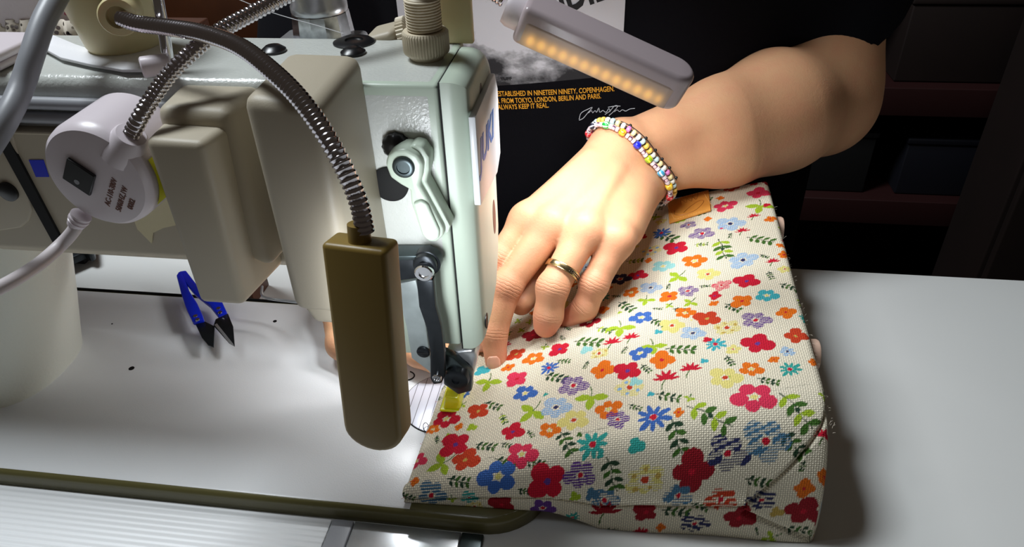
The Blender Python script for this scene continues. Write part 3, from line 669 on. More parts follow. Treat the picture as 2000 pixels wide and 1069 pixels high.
# seam grooves, folds and soft wrinkles on the near face
fr = np.clip((GZ - zbot(GX)) / np.maximum(ztop(sg, GY) - zbot(GX), 1e-4), 0, 1)
fr[:, KF:] = 1
def segdist(px_, py_, a, b):
    a = np.array(a); b = np.array(b); d = b - a
    t = np.clip(((px_ - a[0]) * d[0] + (py_ - a[1]) * d[1]) / d.dot(d), 0, 1)
    return np.hypot(px_ - a[0] - t * d[0], py_ - a[1] - t * d[1])
hloc = np.maximum(ztop(sg, GY) - zbot(GX), .001)
vz = fr * hloc; sx = sg * .215 + 0 * GX
front = np.zeros_like(GX, bool); front[:, :KF] = True
seamz = .36 * (ztop(s1, .03) - zbot(xl(0.) * (1 - s1) + .112 * s1))[:, None]
d0 = np.where(sg < .83, np.abs(vz - seamz), 1)
d1 = segdist(sx, vz, (.83 * .215, .36 * .066), (.215, .072)); d2 = segdist(sx, vz, (.83 * .215, .30 * .066), (.215, .002))
dd = np.where(front, np.minimum(np.minimum(d0, d1), d2), 1)
groove = np.exp(-(dd / .0011) ** 2)
fold = np.where(front, np.exp(-np.clip(d0, 0, 1) / .004) * .0026 * (vz > seamz), 0)
tri = front & (sx > .83 * .215) & (vz < .36 * .066 + (sx - .83 * .215) / (.17 * .215) * (.072 - .36 * .066)) & (vz > .30 * .066 * (1 - (sx - .83 * .215) / (.17 * .215)))
N = np.cross(np.gradient(G, axis=0), np.gradient(G, axis=1)); N /= np.maximum(np.linalg.norm(N, axis=2, keepdims=True), 1e-12)
if N[NS // 2, KF + KT // 2, 2] < 0: N = -N
wr = .0006 * np.sin(90 * GX + 40 * GZ) * np.sin(60 * GZ + 3) * front + .0003 * rng.standard_normal((NS, 1)) * 0
G = G + N * (-groove * .0020 + fold + wr)[..., None]
G[tri] += np.array([0, .0008, 0])
nvg = NS * NK
# right end panel (soft gusset)
KC = KF + KT; NB = 90
top_edge = G[-1, :KC]; bt = np.linspace(0, 1, NB + 1)[1:]
zb_c = zbot(np.full(KC, .112))
a_ = np.clip((top_edge[:, 2] - zb_c) / H_R, 0, 1)
cap = np.empty((NB, KC, 3))
for j, t in enumerate(bt):
    cap[j, :, 0] = top_edge[:, 0] + a_ * (.0022 * math.sin(PI * t) + .0045 * t ** 2) - .0012 * a_ * math.exp(-((t - .5) / .03) ** 2)
    cap[j, :, 1] = top_edge[:, 1]
    cap[j, :, 2] = top_edge[:, 2] * (1 - t) + zb_c * t
capU = U[-1, :KC][None, :] + bt[:, None] * (top_edge[:, 2] - zb_c)[None, :]
capV = np.repeat(V[-1:, :KC], NB, 0)
verts = np.vstack([G.reshape(-1, 3), cap.reshape(-1, 3)])
Ua = np.r_[U.ravel(), capU.ravel()]; Va = np.r_[V.ravel(), capV.ravel()]
ii, kk = np.meshgrid(np.arange(NS - 1), np.arange(NK), indexing='ij'); k2 = (kk + 1) % NK
quads = np.stack([ii * NK + kk, (ii + 1) * NK + kk, (ii + 1) * NK + k2, ii * NK + k2], -1).reshape(-1, 4)
jj, kk = np.meshgrid(np.arange(NB), np.arange(KC - 1), indexing='ij')
def cid(j, k): return np.where(j < 0, (NS - 1) * NK + k, nvg + np.maximum(j, 0) * KC + k)
q2 = np.stack([cid(jj - 1, kk), cid(jj, kk), cid(jj, kk + 1), cid(jj - 1, kk + 1)], -1).reshape(-1, 4)
# left end: close flat across the thin rim
half = [(k, NK - 1 - k) for k in range(3)]
quads = np.vstack([quads, q2])
me = bpy.data.meshes.new('cloth')
me.vertices.add(len(verts)); me.vertices.foreach_set('co', verts.ravel().astype(np.float32))
me.loops.add(quads.size); me.loops.foreach_set('vertex_index', quads.ravel().astype(np.int32))
me.polygons.add(len(quads)); me.polygons.foreach_set('loop_start', np.arange(0, quads.size, 4, dtype=np.int32))
me.update(calc_edges=True); me.validate()

# ---- embroidered pattern, computed in the cloth's own (u, v) coordinates in metres
COL = dict(red=(196, 22, 48), pink=(216, 52, 84), dred=(150, 20, 34), rust=(196, 62, 32), orange=(226, 112, 22), blue=(62, 104, 178), lblue=(138, 178, 218), teal=(64, 168, 178),
           pteal=(150, 206, 204), navy=(44, 48, 92), gblue=(74, 116, 146), purple=(98, 58, 138), yellow=(224, 212, 128), lime=(160, 186, 44), green=(64, 104, 38), dgreen=(38, 66, 44), cyan=(50, 160, 150), tan=(196, 166, 84))
cream = np.array(s2l((241, 232, 208)))
NV = len(verts); colr = np.tile(cream, (NV, 1)).astype(np.float32); mask = np.zeros(NV, np.float32)
pr = (verts - C) @ R; ppx = CX + F * pr[:, 0] / pr[:, 2]; ppy = CY + F * pr[:, 1] / pr[:, 2]
# only the upper and near surfaces can be looked up
okv = np.zeros(NV, bool); okv[:nvg] = (np.arange(nvg) % NK) < KF + KT; okv[nvg:] = True
Pq = .0005
uq = np.floor(Ua / Pq) * Pq; vq = np.floor(Va / Pq) * Pq
stripe = np.sin(Va * 2 * PI / .0015) > -.6
order = np.argsort(ppx * okv + (~okv) * 1e9); pxs = ppx[order]
def locate(x, y):
    a, b_ = np.searchsorted(pxs, [x - 4, x + 4]); idx = order[a:b_]; idx = idx[okv[idx]]
    if len(idx) == 0: return None
    d = (ppx[idx] - x) ** 2 + (ppy[idx] - y) ** 2; k = idx[np.argmin(d)]
    return k if d.min() < 60 else None
us = np.argsort(Ua); Us = Ua[us]
def near(u, v, r):
    a, b_ = np.searchsorted(Us, [u - r, u + r]); idx = us[a:b_]
    return idx[np.abs(Va[idx] - v) < r]
def paint(idx, m, c, k=1.0):
    i = idx[m]; colr[i] = colr[i] * (1 - k) + np.array(s2l(COL[c])) * k; mask[i] = 1
def petals(idx, u, v, r, n, ph, c, pr_=.46, off=.56, st=False, el=1.0):
    x = uq[idx] - u; y = vq[idx] - v; m = np.zeros(len(idx), bool)
    for i in range(n):
        a = ph + 2 * PI * i / n; cx, cy = math.cos(a), math.sin(a); rr = r * (1 + .13 * math.sin(i * 2.4 + ph * 5))
        px_ = (x - cx * off * rr) * cx + (y - cy * off * rr) * cy; py_ = -(x - cx * off * rr) * cy + (y - cy * off * rr) * cx
        m |= (px_ / (pr_ * rr * el)) ** 2 + (py_ / (pr_ * rr)) ** 2 < 1
    if st: m &= stripe[idx]
    paint(idx, m, c)
def dot(idx, u, v, r, c): paint(idx, (uq[idx] - u) ** 2 + (vq[idx] - v) ** 2 < r * r, c)
def leaf(idx, u, v, a, L, w, c):
    ca, sa = math.cos(a), math.sin(a); x = (uq[idx] - u) * ca + (vq[idx] - v) * sa; y = -(uq[idx] - u) * sa + (vq[idx] - v) * ca
    t = x / L; paint(idx, (t > 0) & (t < 1) & (np.abs(y) < w * np.sin(PI * np.clip(t, 0, 1)) ** .8), c)
def stem(idx, u, v, a, L, c): leafw = .00035; ca, sa = math.cos(a), math.sin(a); x = (Ua[idx] - u) * ca + (Va[idx] - v) * sa; y = -(Ua[idx] - u) * sa + (Va[idx] - v) * ca; paint(idx, (x > 0) & (x < L) & (np.abs(y - .0006 * np.sin(x * 400)) < leafw), c)
def motif(k, kind, c, r, ph=.4):
    u, v = Ua[k], Va[k]; idx = near(u, v, r * 2.4)
    if kind == 'f4': petals(idx, u, v, r, 4, ph, c); dot(idx, u, v, r * .16, {'red': 'purple', 'orange': 'red', 'rust': 'tan'}.get(c, 'red'))
    elif kind == 'f5': petals(idx, u, v, r, 5, ph, c, .38, .60); dot(idx, u, v, r * .17, {'lblue': 'navy', 'gblue': 'red', 'yellow': 'rust', 'purple': 'red', 'navy': 'red'}.get(c, 'yellow'))
    elif kind == 's5':
        petals(idx, u, v, r, 5, ph, c, .38, .60, st=True); dot(idx, u, v, r * .17, 'red' if c != 'lblue' else 'navy')
    elif kind == 'day': petals(idx, u, v, r, 9, ph, c, .17, .62, el=2.4); dot(idx, u, v, r * .22, 'red')
    elif kind == 'half':
        for i in range(6): leaf(idx, u, v, -PI * (.05 + .18 * i), r * 1.15, r * .16, c)
        stem(idx, u, v, PI / 2 + .3, r * 1.2, 'green')
    elif kind == 'multi':
        petals(idx, u, v, r, 6, ph, 'yellow', .34, .62, st=True); petals(idx, u, v, r * .7, 5, ph + .5, 'tan' if c == 'tan' else 'lblue', .2, .9); dot(idx, u, v, r * .2, 'rust')
    elif kind == 'blot': petals(idx, u, v, r, 3, ph, c, .5, .45)
    elif kind == 'leaf3':
        for a in (ph, ph + 1.5, ph + 3.0): leaf(idx, u, v, a, r * 1.15, r * .30, c)
        stem(idx, u, v, ph + 4.4, r, 'green')
    elif kind == 'sprig':
        stem(idx, u, v, ph, r * 1.1, 'dgreen'); stem(idx, u, v, ph + PI, r * 1.1, 'dgreen')
        for i, t in enumerate((-.8, -.3, .2, .7)):
            for sgn in (-1, 1): leaf(idx, u + math.cos(ph) * r * t, v + math.sin(ph) * r * t, ph + sgn * (1.0), r * .62, r * .15, c if (i + sgn) % 2 else 'green')
        if c == 'lime': dot(idx, u, v, r * .12, 'dgreen')
FL = '''1480 377 f4 pink 21 .3|1415 402 f5 pink 22 .9|1425 437 s5 lblue 28 .2|1370 456 s5 purple 24 .5|1320 484 f4 red 25 .7|1355 510 f5 orange 24 .1|1450 508 s5 lblue 28 1|1245 538 f4 red 18 .4|1232 571 f5 orange 17 1.4|1295 520 f5 pteal 22 .3|1270 562 s5 lblue 22 .2|1306 579 f4 orange 20 .9|1342 568 s5 purple 20 .1|1382 535 f5 yellow 22 .2|1408 557 s5 pink 19 .8|1457 549 f4 red 24 .5|1448 588 f4 orange 22 1|1497 577 f5 teal 22 .4|1475 625 s5 purple 28 .2|1478 671 f4 red 30 .4|1553 656 f4 rust 22 .2|1380 622 f4 rust 26 .6|1337 611 f5 orange 20 .2|1252 620 f5 blue 23 .6|1312 636 f5 yellow 25 .1|1352 651 s5 lblue 24 .3|1418 640 multi tan 25 .3|1395 672 day teal 20 .4|1150 628 f5 dred 22 .2|1040 655 f4 dred 22 .4|1008 692 f4 rust 20 1|1042 700 f5 orange 22 .5|1093 682 f4 red 22 .9|1072 718 day blue 18 .2|1175 722 f4 orange 24 .2|1225 724 f4 red 27 .6|1290 703 f4 orange 25 .1|1250 690 f5 blue 22 .9|1195 671 half red 18 .2|1232 660 half red 16 .1|1300 741 half red 24 0|1348 722 half red 20 0|1010 740 f4 pink 24 .8|1025 768 f5 blue 24 .3|1118 753 s5 purple 30 .3|1228 757 multi blue 28 .1|1415 737 f5 yellow 32 .2|1467 721 f5 orange 23 .4|1472 775 f5 pink 42 .5|1566 735 f4 red 34 .2|940 724 blot teal 18 .2|934 803 f4 rust 23 .6|872 818 f5 red 28 .3|1085 796 s5 lblue 31 .3|1120 820 f5 yellow 30 .5|1073 840 f5 orange 22 .2|1188 799 f5 orange 26 .8|1205 819 s5 purple 24 .1|1276 815 day blue 32 .2|1158 868 day cyan 30 .7|1001 843 f4 red 23 .3|889 869 f4 red 34 .8|908 899 f4 rust 28 .3|1018 887 f5 pink 32 .2|972 930 f5 blue 38 .6|812 902 f5 pink 24 .3|1068 940 f4 red 40 .9|1131 928 s5 purple 32 .5|1350 922 f4 dred 42 0|1420 886 s5 navy 42 .3|1495 860 s5 gblue 46 .1|1257 936 multi tan 38 .5|845 838 f5 orange 14 .4|1588 912 s5 gblue 34 .3|1568 998 f4 dred 36 .3|1408 976 s5 rust 32 .5|1442 1012 f4 dred 30 .3|980 986 f4 dred 26 .6|1180 975 s5 gblue 28 .3|1180 1003 half dred 30 .2|842 968 s5 gblue 30 .3|1260 1000 f4 dred 26 .7|915 972 s5 cyan 18 .4|1485 975 s5 navy 30 .6|925 998 multi tan 18 .2|1060 992 f5 purple 26 .4|1355 1022 s5 navy 30 .2|1325 968 s5 gblue 28 .5|1515 1000 blot tan 16 .2|1380 663 blot red 10 .2|1470 358 blot red 9 .5|1425 360 f5 rust 16 .2|1600 845 blot pink 12 .4|1497 400 blot red 8 .1|1500 355 f4 dred 12 .2|1450 452 half red 13 0|1510 432 half red 13 0|1408 446 blot pink 4 .1|1270 490 multi blue 20 .3|1210 545 f5 navy 22 .2|1262 388 f5 red 9 .4|1284 648 blot teal 9 .2|1375 705 blot teal 9 .1|1170 690 multi tan 18 .4|1143 683 blot pteal 14 .1|1240 745 blot pteal 14 .3|1290 455 day blue 17 .2|1520 470 blot blue 10 .2|1155 965 blot gblue 16 .3|1538 700 blot lblue 8 .3'''
LF = '''1485 402 leaf3 lime 26 .4|1410 486 sprig lime 34 1.5|1300 462 sprig dgreen 26 .8|1325 430 blot lime 13 .2|1325 540 leaf3 lime 22 1|1500 530 leaf3 lime 24 .5|1485 468 sprig green 26 .6|1222 598 sprig dgreen 22 .9|1212 640 leaf3 lime 27 .2|1148 668 sprig green 28 .4|1285 630 sprig dgreen 18 .8|1532 602 sprig lime 34 .9|1330 682 sprig green 27 .2|1275 676 leaf3 lime 24 .1|955 745 leaf3 lime 26 .3|1085 737 sprig dgreen 24 .5|1040 803 leaf3 lime 30 .8|1155 775 leaf3 lime 30 .2|962 792 sprig dgreen 20 .5|1322 852 sprig dgreen 36 1.3|948 872 sprig dgreen 22 .3|865 905 leaf3 lime 30 1.2|1105 862 sprig dgreen 30 1.1|1195 928 sprig dgreen 36 1.3|1385 810 sprig lime 46 .6|1556 800 sprig lime 46 1|1240 870 blot cyan 20 .2|1425 735 blot lime 5 .1|1500 745 sprig dgreen 20 .4|1425 705 sprig dgreen 15 1.2|1305 775 sprig dgreen 24 .4|985 905 sprig dgreen 24 .5|1550 870 sprig dgreen 34 .8|1480 940 sprig dgreen 24 .2|1240 795 sprig dgreen 14 .5|1065 770 blot cyan 6 .2|1330 605 sprig dgreen 15 .3|1350 625 blot yellow 3 .1|875 850 blot lime 6 .2|1430 600 sprig dgreen 18 .8|1210 610 blot lime 5 .2|1348 590 leaf3 lime 16 .9|1490 505 sprig dgreen 14 1.2|1100 705 sprig green 14 .3|1170 890 blot cyan 8 .2|1130 850 blot green 7 .5|1268 770 blot teal 8 .2|1585 960 sprig dgreen 20 .4|1560 1035 sprig dgreen 26 .1|1120 970 blot lime 12 .3|895 940 sprig dgreen 22 .2|1320 1000 sprig dgreen 26 .2|1045 905 sprig dgreen 18 .2|920 835 blot lime 12 .3|990 870 sprig dgreen 14 .4|1180 645 sprig lime 18 .6|1260 720 sprig dgreen 14 .9|1540 560 sprig dgreen 18 .6|1365 990 sprig dgreen 20 .5|1025 960 sprig dgreen 14 .1'''
placed = []
for src in (LF, FL):
    for ln_ in src.split('|'):
        x, y, kind, c, r, ph = ln_.split(); k = locate(float(x), float(y))
        if k is None: continue
        rm = float(r) * pr[k, 2] / F * (1.0 if src is FL else .98); motif(k, kind, c, rm, float(ph)); placed.append((Ua[k], Va[k], rm))
# the weaver's repeat carries on over the parts of the cloth the hand and machine hide
rr_ = random.Random(3); kinds = [('f4', 'red'), ('f5', 'blue'), ('sprig', 'dgreen'), ('f4', 'orange'), ('leaf3', 'lime'), ('s5', 'purple'), ('f5', 'yellow'), ('day', 'cyan'), ('half', 'red'), ('sprig', 'lime'), ('s5', 'lblue')]
for _ in range(2600):
    k = rr_.randrange(NV)
    if not okv[k]: continue
    u, v = Ua[k], Va[k]; rm = rr_.choice((.0030, .0042, .0055))
    if any((u - a) ** 2 + (v - b_) ** 2 < (rm + c_ * .92 + .0010) ** 2 for a, b_, c_ in placed): continue
    kd = rr_.choice(kinds if rm > .0035 else kinds[2:5]); motif(k, kd[0], kd[1], rm, rr_.random() * 2); placed.append((u, v, rm))
att = me.color_attributes.new('thread_colour', 'FLOAT_COLOR', 'POINT')
buf = np.ones((NV, 4), np.float32); buf[:, :3] = colr; buf[:, 3] = mask; att.data.foreach_set('color', buf.ravel())
uvl = me.uv_layers.new(name='cloth_uv'); li = quads.ravel()
uvb = np.stack([Ua[li], Va[li]], 1).astype(np.float32)
if len(uvl.data) == len(li): uvl.data.foreach_set('uv', uvb.ravel())
m_cl = bpy.data.materials.new('woven_floral_cloth'); m_cl.use_nodes = True
nt = m_cl.node_tree; b = nt.nodes['Principled BSDF']; b.inputs['Roughness'].default_value = .85; b.inputs['Specular IOR Level'].default_value = .2
def node(t, **k):
    n = nt.nodes.new(t)
    for a, v in k.items(): setattr(n, a, v)
    return n
def mth(op, a, b_=None, c_=None):
    n = node('ShaderNodeMath', operation=op)
    for i, v in enumerate((a, b_, c_)):
        if v is None: continue
        if isinstance(v, (int, float)): n.inputs[i].default_value = v
        else: nt.links.new(v, n.inputs[i])
    return n.outputs[0]
uvn = node('ShaderNodeUVMap', uv_map='cloth_uv'); sp_ = node('ShaderNodeSeparateXYZ'); nt.links.new(uvn.outputs[0], sp_.inputs[0])
nz = node('ShaderNodeTexNoise'); nz.inputs['Scale'].default_value = 90; nt.links.new(uvn.outputs[0], nz.inputs['Vector'])
wob = mth('MULTIPLY', nz.outputs[0], .0012)
k = PI / .00118
a1 = mth('SINE', mth('MULTIPLY', mth('ADD', sp_.outputs[0], wob), k)); a2 = mth('SINE', mth('MULTIPLY', mth('ADD', sp_.outputs[1], wob), k))
prod = mth('MULTIPLY', a1, a2)
over = mth('ADD', mth('MULTIPLY', mth('MULTIPLY', mth('ABSOLUTE', a1), mth('ABSOLUTE', a2)), .75), mth('MULTIPLY', prod, .30))
hgt = mth('ADD', over, .25)
fine = node('ShaderNodeTexNoise'); fine.inputs['Scale'].default_value = 2500; nt.links.new(uvn.outputs[0], fine.inputs['Vector'])
at = node('ShaderNodeAttribute', attribute_name='thread_colour')
# the colour is darker in the gaps between threads
gap = node('ShaderNodeMapRange'); gap.inputs[1].default_value = -.05; gap.inputs[2].default_value = .38; gap.inputs[3].default_value = .34; gap.inputs[4].default_value = 1.04
nt.links.new(over, gap.inputs[0])
thr = node('ShaderNodeMapRange'); thr.inputs[1].default_value = -.05; thr.inputs[2].default_value = .3; thr.inputs[3].default_value = .50; thr.inputs[4].default_value = 1.05
nt.links.new(over, thr.inputs[0])
gm = node('ShaderNodeMix', data_type='FLOAT'); nt.links.new(at.outputs['Alpha'], gm.inputs[0]); nt.links.new(gap.outputs[0], gm.inputs[2]); nt.links.new(thr.outputs[0], gm.inputs[3])
fm = node('ShaderNodeMapRange'); fm.inputs[1].default_value = .3; fm.inputs[2].default_value = .7; fm.inputs[3].default_value = .82; fm.inputs[4].default_value = 1.1; nt.links.new(fine.outputs[0], fm.inputs[0])
tot = mth('MULTIPLY', gm.outputs[0], fm.outputs[0])
sc1 = node('ShaderNodeVectorMath', operation='SCALE'); nt.links.new(at.outputs['Color'], sc1.inputs[0]); nt.links.new(tot, sc1.inputs['Scale']); nt.links.new(sc1.outputs[0], b.inputs['Base Color'])
bp = node('ShaderNodeBump'); bp.inputs['Strength'].default_value = .7; bp.inputs['Distance'].default_value = .0004; nt.links.new(hgt, bp.inputs['Height']); nt.links.new(bp.outputs[0], b.inputs['Normal'])
cloth = obj('cloth', me, m_cl, bag, sharp=None)
# raw fringe of cut threads along the rims
bmf = bmesh.new(); rr_ = random.Random(5)
for _ in range(170):
    y = rr_.uniform(.03, .275); p = np.array([float(xr(y)) + .001, y, H_R - .006 - rr_.random() * .006])
    d = np.array([rr_.uniform(.2, 1), rr_.uniform(-1, 1), rr_.uniform(-.2, .8)]) * rr_.uniform(.0008, .0030)
    tube([p, p + d * .6 + np.array([0, 0, .0003]), p + d], .00007, .002, 4, bm=bmf)
fo = obj('loose_fibres', bmf, mat('fibre', (232, 222, 204), .9), bag); tag(fo, kind='stuff')
bmf = bmesh.new()
for i in range(60):
    y = rr_.uniform(.004, .09); p = np.array([float(xl(y)) + .0015, y, rr_.uniform(.002, .007)])
    d = np.array([-rr_.uniform(.4, 1), rr_.uniform(-.8, .6), rr_.uniform(-.3, .3)]) * rr_.uniform(.0015, .0035)
    tube([p, p + d * .6, p + d], .00012, .002, 4, bm=bmf)
fo = obj('raw_edge_threads', bmf, mat('red_thread', (190, 60, 70), .9), bag); tag(fo, kind='stuff')
# leather label sewn on near the far rim
lb = []
for (x, y) in ((1305, 396), (1384, 372), (1389, 414), (1308, 440)):
    k = locate(x, y); lb.append(verts[k])
lb = np.array(lb); un = np.cross(lb[1] - lb[0], lb[3] - lb[0]); un /= np.linalg.norm(un); un = un if un[2] > 0 else -un
lbl = obj('leather_label', prism(list(lb[::-1] + un * .0006), un * .0014, .0005, 2), M['leather'], bag)
lc = lb.mean(0) + un * .0021; lx = (lb[1] - lb[0] + lb[2] - lb[3]); LX = np.linalg.norm(lx) / 2; lx /= np.linalg.norm(lx); ly = np.cross(un, lx); LY = np.linalg.norm(lb[0] - lb[3])
m_em = mat('embossed_leather', (176, 108, 40), .45)
sw_ = [(-.36, -.06), (-.40, -.22), (-.25, -.33), (.05, -.30), (.28, -.12), (.36, .02), (.26, .06), (.05, -.05), (-.12, -.18), (-.2, -.26)]
obj('embossed_swirl', tube([lc + lx * a * LX + ly * c_ * LY for a, c_ in sw_], .00035, .0008, 6), m_em, lbl)
obj('embossed_script', tube([lc + lx * a * LX + ly * c_ * LY for a, c_ in ((-.15, .12), (-.1, .32), (-.02, .15), (.04, .3), (.10, .14), (.18, .32), (.22, .16), (.32, .34))], .0003, .0008, 6), m_em, lbl)
bms = bmesh.new()
per = [(-.46, -.42), (.46, -.42), (.46, .42), (-.46, .42), (-.46, -.42)]
for (a0, b0_), (a1_, b1_) in zip(per, per[1:]):
    n = 15
    for i in range(n):
        t0, t1 = (i + .2) / n, (i + .75) / n
        P_ = [lc + lx * (a0 + (a1_ - a0) * t) * LX + ly * (b0_ + (b1_ - b0_) * t) * LY for t in (t0, (t0 + t1) / 2, t1)]
        tube(P_, .00022, .001, 5, bm=bms)
obj('label_stitching', bms, mat('tan_thread', (238, 190, 120), .8), lbl)
# pale wooden rods of the frame inside the bag, their ends standing out at the right rim
for (y, z) in ((.231, .0520), (.097, .0500)):
    e0 = np.array([.1135, y, z])
    obj('wooden_rod', lathe([(.0088, -.012), (.0090, .0040), (.0084, .0052), (.006, .0056)], e0, (1, 0, .02), 36), M['wood'], bag)

# ================================================================ PERSON
per_ = thing('person', 'person in a black T-shirt guiding the floral bag under the needle with both hands', 'person', (-.02, .45, -.3))
A = lambda *a: np.array(a, float)
prims_common, fingers = [], []
def cap_(a, b, ra, rb, k=.012): return (A(*a), A(*b), ra, rb, k)
def off(p, d): return tuple(np.array(p) + np.array(d))
# --- left hand (image right): joints from the photograph, given depth by finger lengths
W = A(.0085, .249, .0925)
mj = A(.58, .08, -.81); mj /= np.linalg.norm(mj)
Wt, Wm, Wp = W - mj * .0155, W, W + mj * .0155
MC = dict(i=PY(1030, 432, .174), m=PY(1078, 440, .167), r=PY(1142, 452, .163), p=PY(1204, 470, .165))
limb = [cap_(Wt, Wp, .0155, .0150, .008)]
El = A(.163, .372, .0910); Fm = A(.078, .292, .0975); Fm2 = A(.120, .328, .1000)
dn = A(.25, -.35, -.9); dn /= np.linalg.norm(dn)
limb += [cap_(Wt, Fm - dn * .010, .0152, .0290, .010), cap_(Wp, Fm + dn * .010, .0145, .0270, .010),
         cap_(Fm - dn * .010, Fm2 - dn * .007, .0290, .0390, .02), cap_(Fm + dn * .010, Fm2 + dn * .006, .0270, .0370, .02),
         cap_(Fm2, El, .0430, .0400, .02), cap_(El, El + A(.004, .010, .012), .037, .035, .02),
         cap_(El + A(.004, .010, .010), A(.176, .422, .23), .0340, .0420, .03), cap_(A(.176, .422, .23), A(.165, .465, .345), .042, .055, .02)]
palm = [cap_(Wt, MC['i'], .0150, .0112, .012), cap_(Wt * .6 + Wm * .4, MC['m'], .0150, .0112, .012), cap_(Wm * .5 + Wp * .5, MC['r'], .0150, .0108, .012), cap_(Wp, MC['p'], .0155, .0105, .012)]
pn = np.cross(MC['p'] - MC['i'], Wm - MC['m']); pn /= np.linalg.norm(pn); pn = pn if pn[2] < 0 else -pn      # palmar direction
palm += [cap_(Wp + pn * .003, MC['p'] + pn * .006 + (Wp - MC['p']) * .25, .0150, .0120, .014), cap_(Wt + pn * .006, MC['m'] + pn * .008 + (Wt - MC['m']) * .35, .0140, .0120, .014)]
for q_ in MC.values(): palm.append(cap_(q_ - pn * .0012, q_ - pn * .0010, .0105, .0105, .006))
MI, MD, MT = PY(989, 560, .135), PY(964, 652, .1185), PY(969, 706, .1085)
FG = dict(
    i=[MC['i'], PY(985, 512, .150) + A(-.004, .003, 0), PY(955, 610, .1330) + A(-.005, .002, .0), PY(946, 668, .1235) + A(-.001, 0, .0)],
    m=[MC['m'], MI, MD, MT],
    r=[MC['r'], PY(1079, 563, .132), PY(1071, 617, .1255), PY(1066, 636, .1240)],
    p=[MC['p'], PY(1160, 557, .1430), PY(1142, 602, .1370), PY(1113, 622, .1370)])
RD = dict(i=(.0108, .0092, .0080, .0068), m=(.0112, .0100, .0086, .0072), r=(.0112, .0100, .0090, .0080), p=(.0104, .0090, .0080, .0070))
def finger(J, rd, kn=True):
    L = [cap_(J[0], J[1], rd[0], rd[1] * .96, .004), cap_(J[1], J[2], rd[1] * .98, rd[2], .004), cap_(J[2], J[3], rd[2], rd[3], .004)]
    if kn: L.append(cap_(J[1] - pn * .0008, J[1] - pn * .0006, rd[1] * .97, rd[1] * .97, .003))
    return L
for k_ in 'imrp': fingers.append(finger(FG[k_], RD[k_]))
TH = [Wt + pn * .004, A(-.020, .205, .0760) + pn * .004, PY(1040, 560, .158), PY(1018, 592, .140)]
for q_, w_ in ((MC['m'], Wm), (MC['r'], Wm), (MC['i'], Wt)): palm.append(cap_(q_ - pn * .0085, q_ * .35 + w_ * .65 - pn * .0120, .0032, .0026, .007))
fingers.append([cap_(TH[0], TH[1], .0140, .0130, .01), cap_(TH[1], TH[2], .0125, .0098, .006), cap_(TH[2], TH[3], .0098, .0082, .004)])
# crease marks over the finger joints and wrist
creases = []
def crease(J, P_, nxt, r, n=3, sp=.0017, arc=1.0):
    ax_ = np.array(nxt) - np.array(J); ax_ = ax_ / np.linalg.norm(ax_); dors = -pn - ax_ * (-pn).dot(ax_); dors /= np.linalg.norm(dors); sd_ = np.cross(ax_, dors)
    for i in range(n):
        c0 = np.array(J) + ax_ * (i - (n - 1) / 2) * sp
        for t0, t1 in ((-arc, -.35 * arc), (-.35 * arc, .35 * arc), (.35 * arc, arc)):
            w_ = .0007 * (1 - abs(i - (n - 1) / 2) * .1)
            creases.append((c0 + (dors * math.cos(t0) + sd_ * math.sin(t0)) * (r + .0003) + ax_ * .0012 * abs(t0) * (i - 1), c0 + (dors * math.cos(t1) + sd_ * math.sin(t1)) * (r + .0003) + ax_ * .0012 * abs(t1) * (i - 1), w_))
for k_ in '':
    crease(FG[k_][1], None, FG[k_][2], RD[k_][1] + .0002, 4)
    if k_ != 'p': crease(FG[k_][2], None, FG[k_][3], RD[k_][2], 2)
# --- right arm and hand (image left), mostly hidden behind the machine
W2 = A(-.188, .195, .036)
limb2 = [cap_((-.275, .370, .085), W2 + A(-.004, .01, .008), .040, .021, .02), cap_((-.275, .370, .085), (-.245, .45, .30), .042, .050, .02), cap_(W2, W2 + A(.016, -.004, -.002), .017, .016, .01),
         cap_((-.245, .45, .30), (-.03, .48, .33), .052, .075, .04), cap_((-.03, .48, .33), (.165, .465, .345), .075, .055, .04), cap_((-.03, .48, .33), (-.03, .48, .02), .075, .085, .05), cap_((-.03, .48, .33), (-.03, .455, .48), .07, .052, .03),
         cap_((-.03, .450, .585), (-.03, .425, .580), .078, .073, .02), cap_((-.03, .425, .555), (-.03, .383, .515), .060, .032, .02), cap_((-.03, .356, .580), (-.03, .342, .556), .007, .011, .012),
         cap_((-.108, .45, .575), (-.110, .452, .555), .011, .009, .006), cap_((.048, .45, .575), (.050, .452, .555), .011, .009, .006), cap_((-.045, .360, .532), (-.015, .360, .532), .006, .006, .006)]
mc2 = [A(-.168, .136, .022), A(-.157, .147, .0235), A(-.148, .159, .0240), A(-.142, .171, .0230)]
palm2 = [cap_(W2 + A(-.002 + .006 * i, -.002 + .003 * i, 0), q_, .0150, .0105, .01) for i, q_ in enumerate(mc2)]
fs2 = [[A(-.1400, .1180, .0215), A(-.1230, .1110, .0160), A(-.1120, .1080, .0120)], [A(-.133, .128, .0245), A(-.118, .119, .0180), A(-.1085, .1150, .0130)], [A(-.126, .140, .0250), A(-.112, .131, .0180), A(-.103, .127, .0150)], [A(-.124, .155, .0235), A(-.112, .148, .0180), A(-.105, .144, .0160)]]
fingers2 = [finger([q_] + f_, (.0105, .0092, .0082, .0070), False) for q_, f_ in zip(mc2, fs2)]
fingers2.append([cap_(W2 + A(.0, -.010, -.004), (-.1900, .150, .0200), .0150, .0130, .01), cap_((-.1900, .150, .0200), (-.1780, .118, .0140), .0125, .0100, .006), cap_((-.1780, .118, .0140), (-.1560, .1020, .0105), .0100, .0085, .005)])

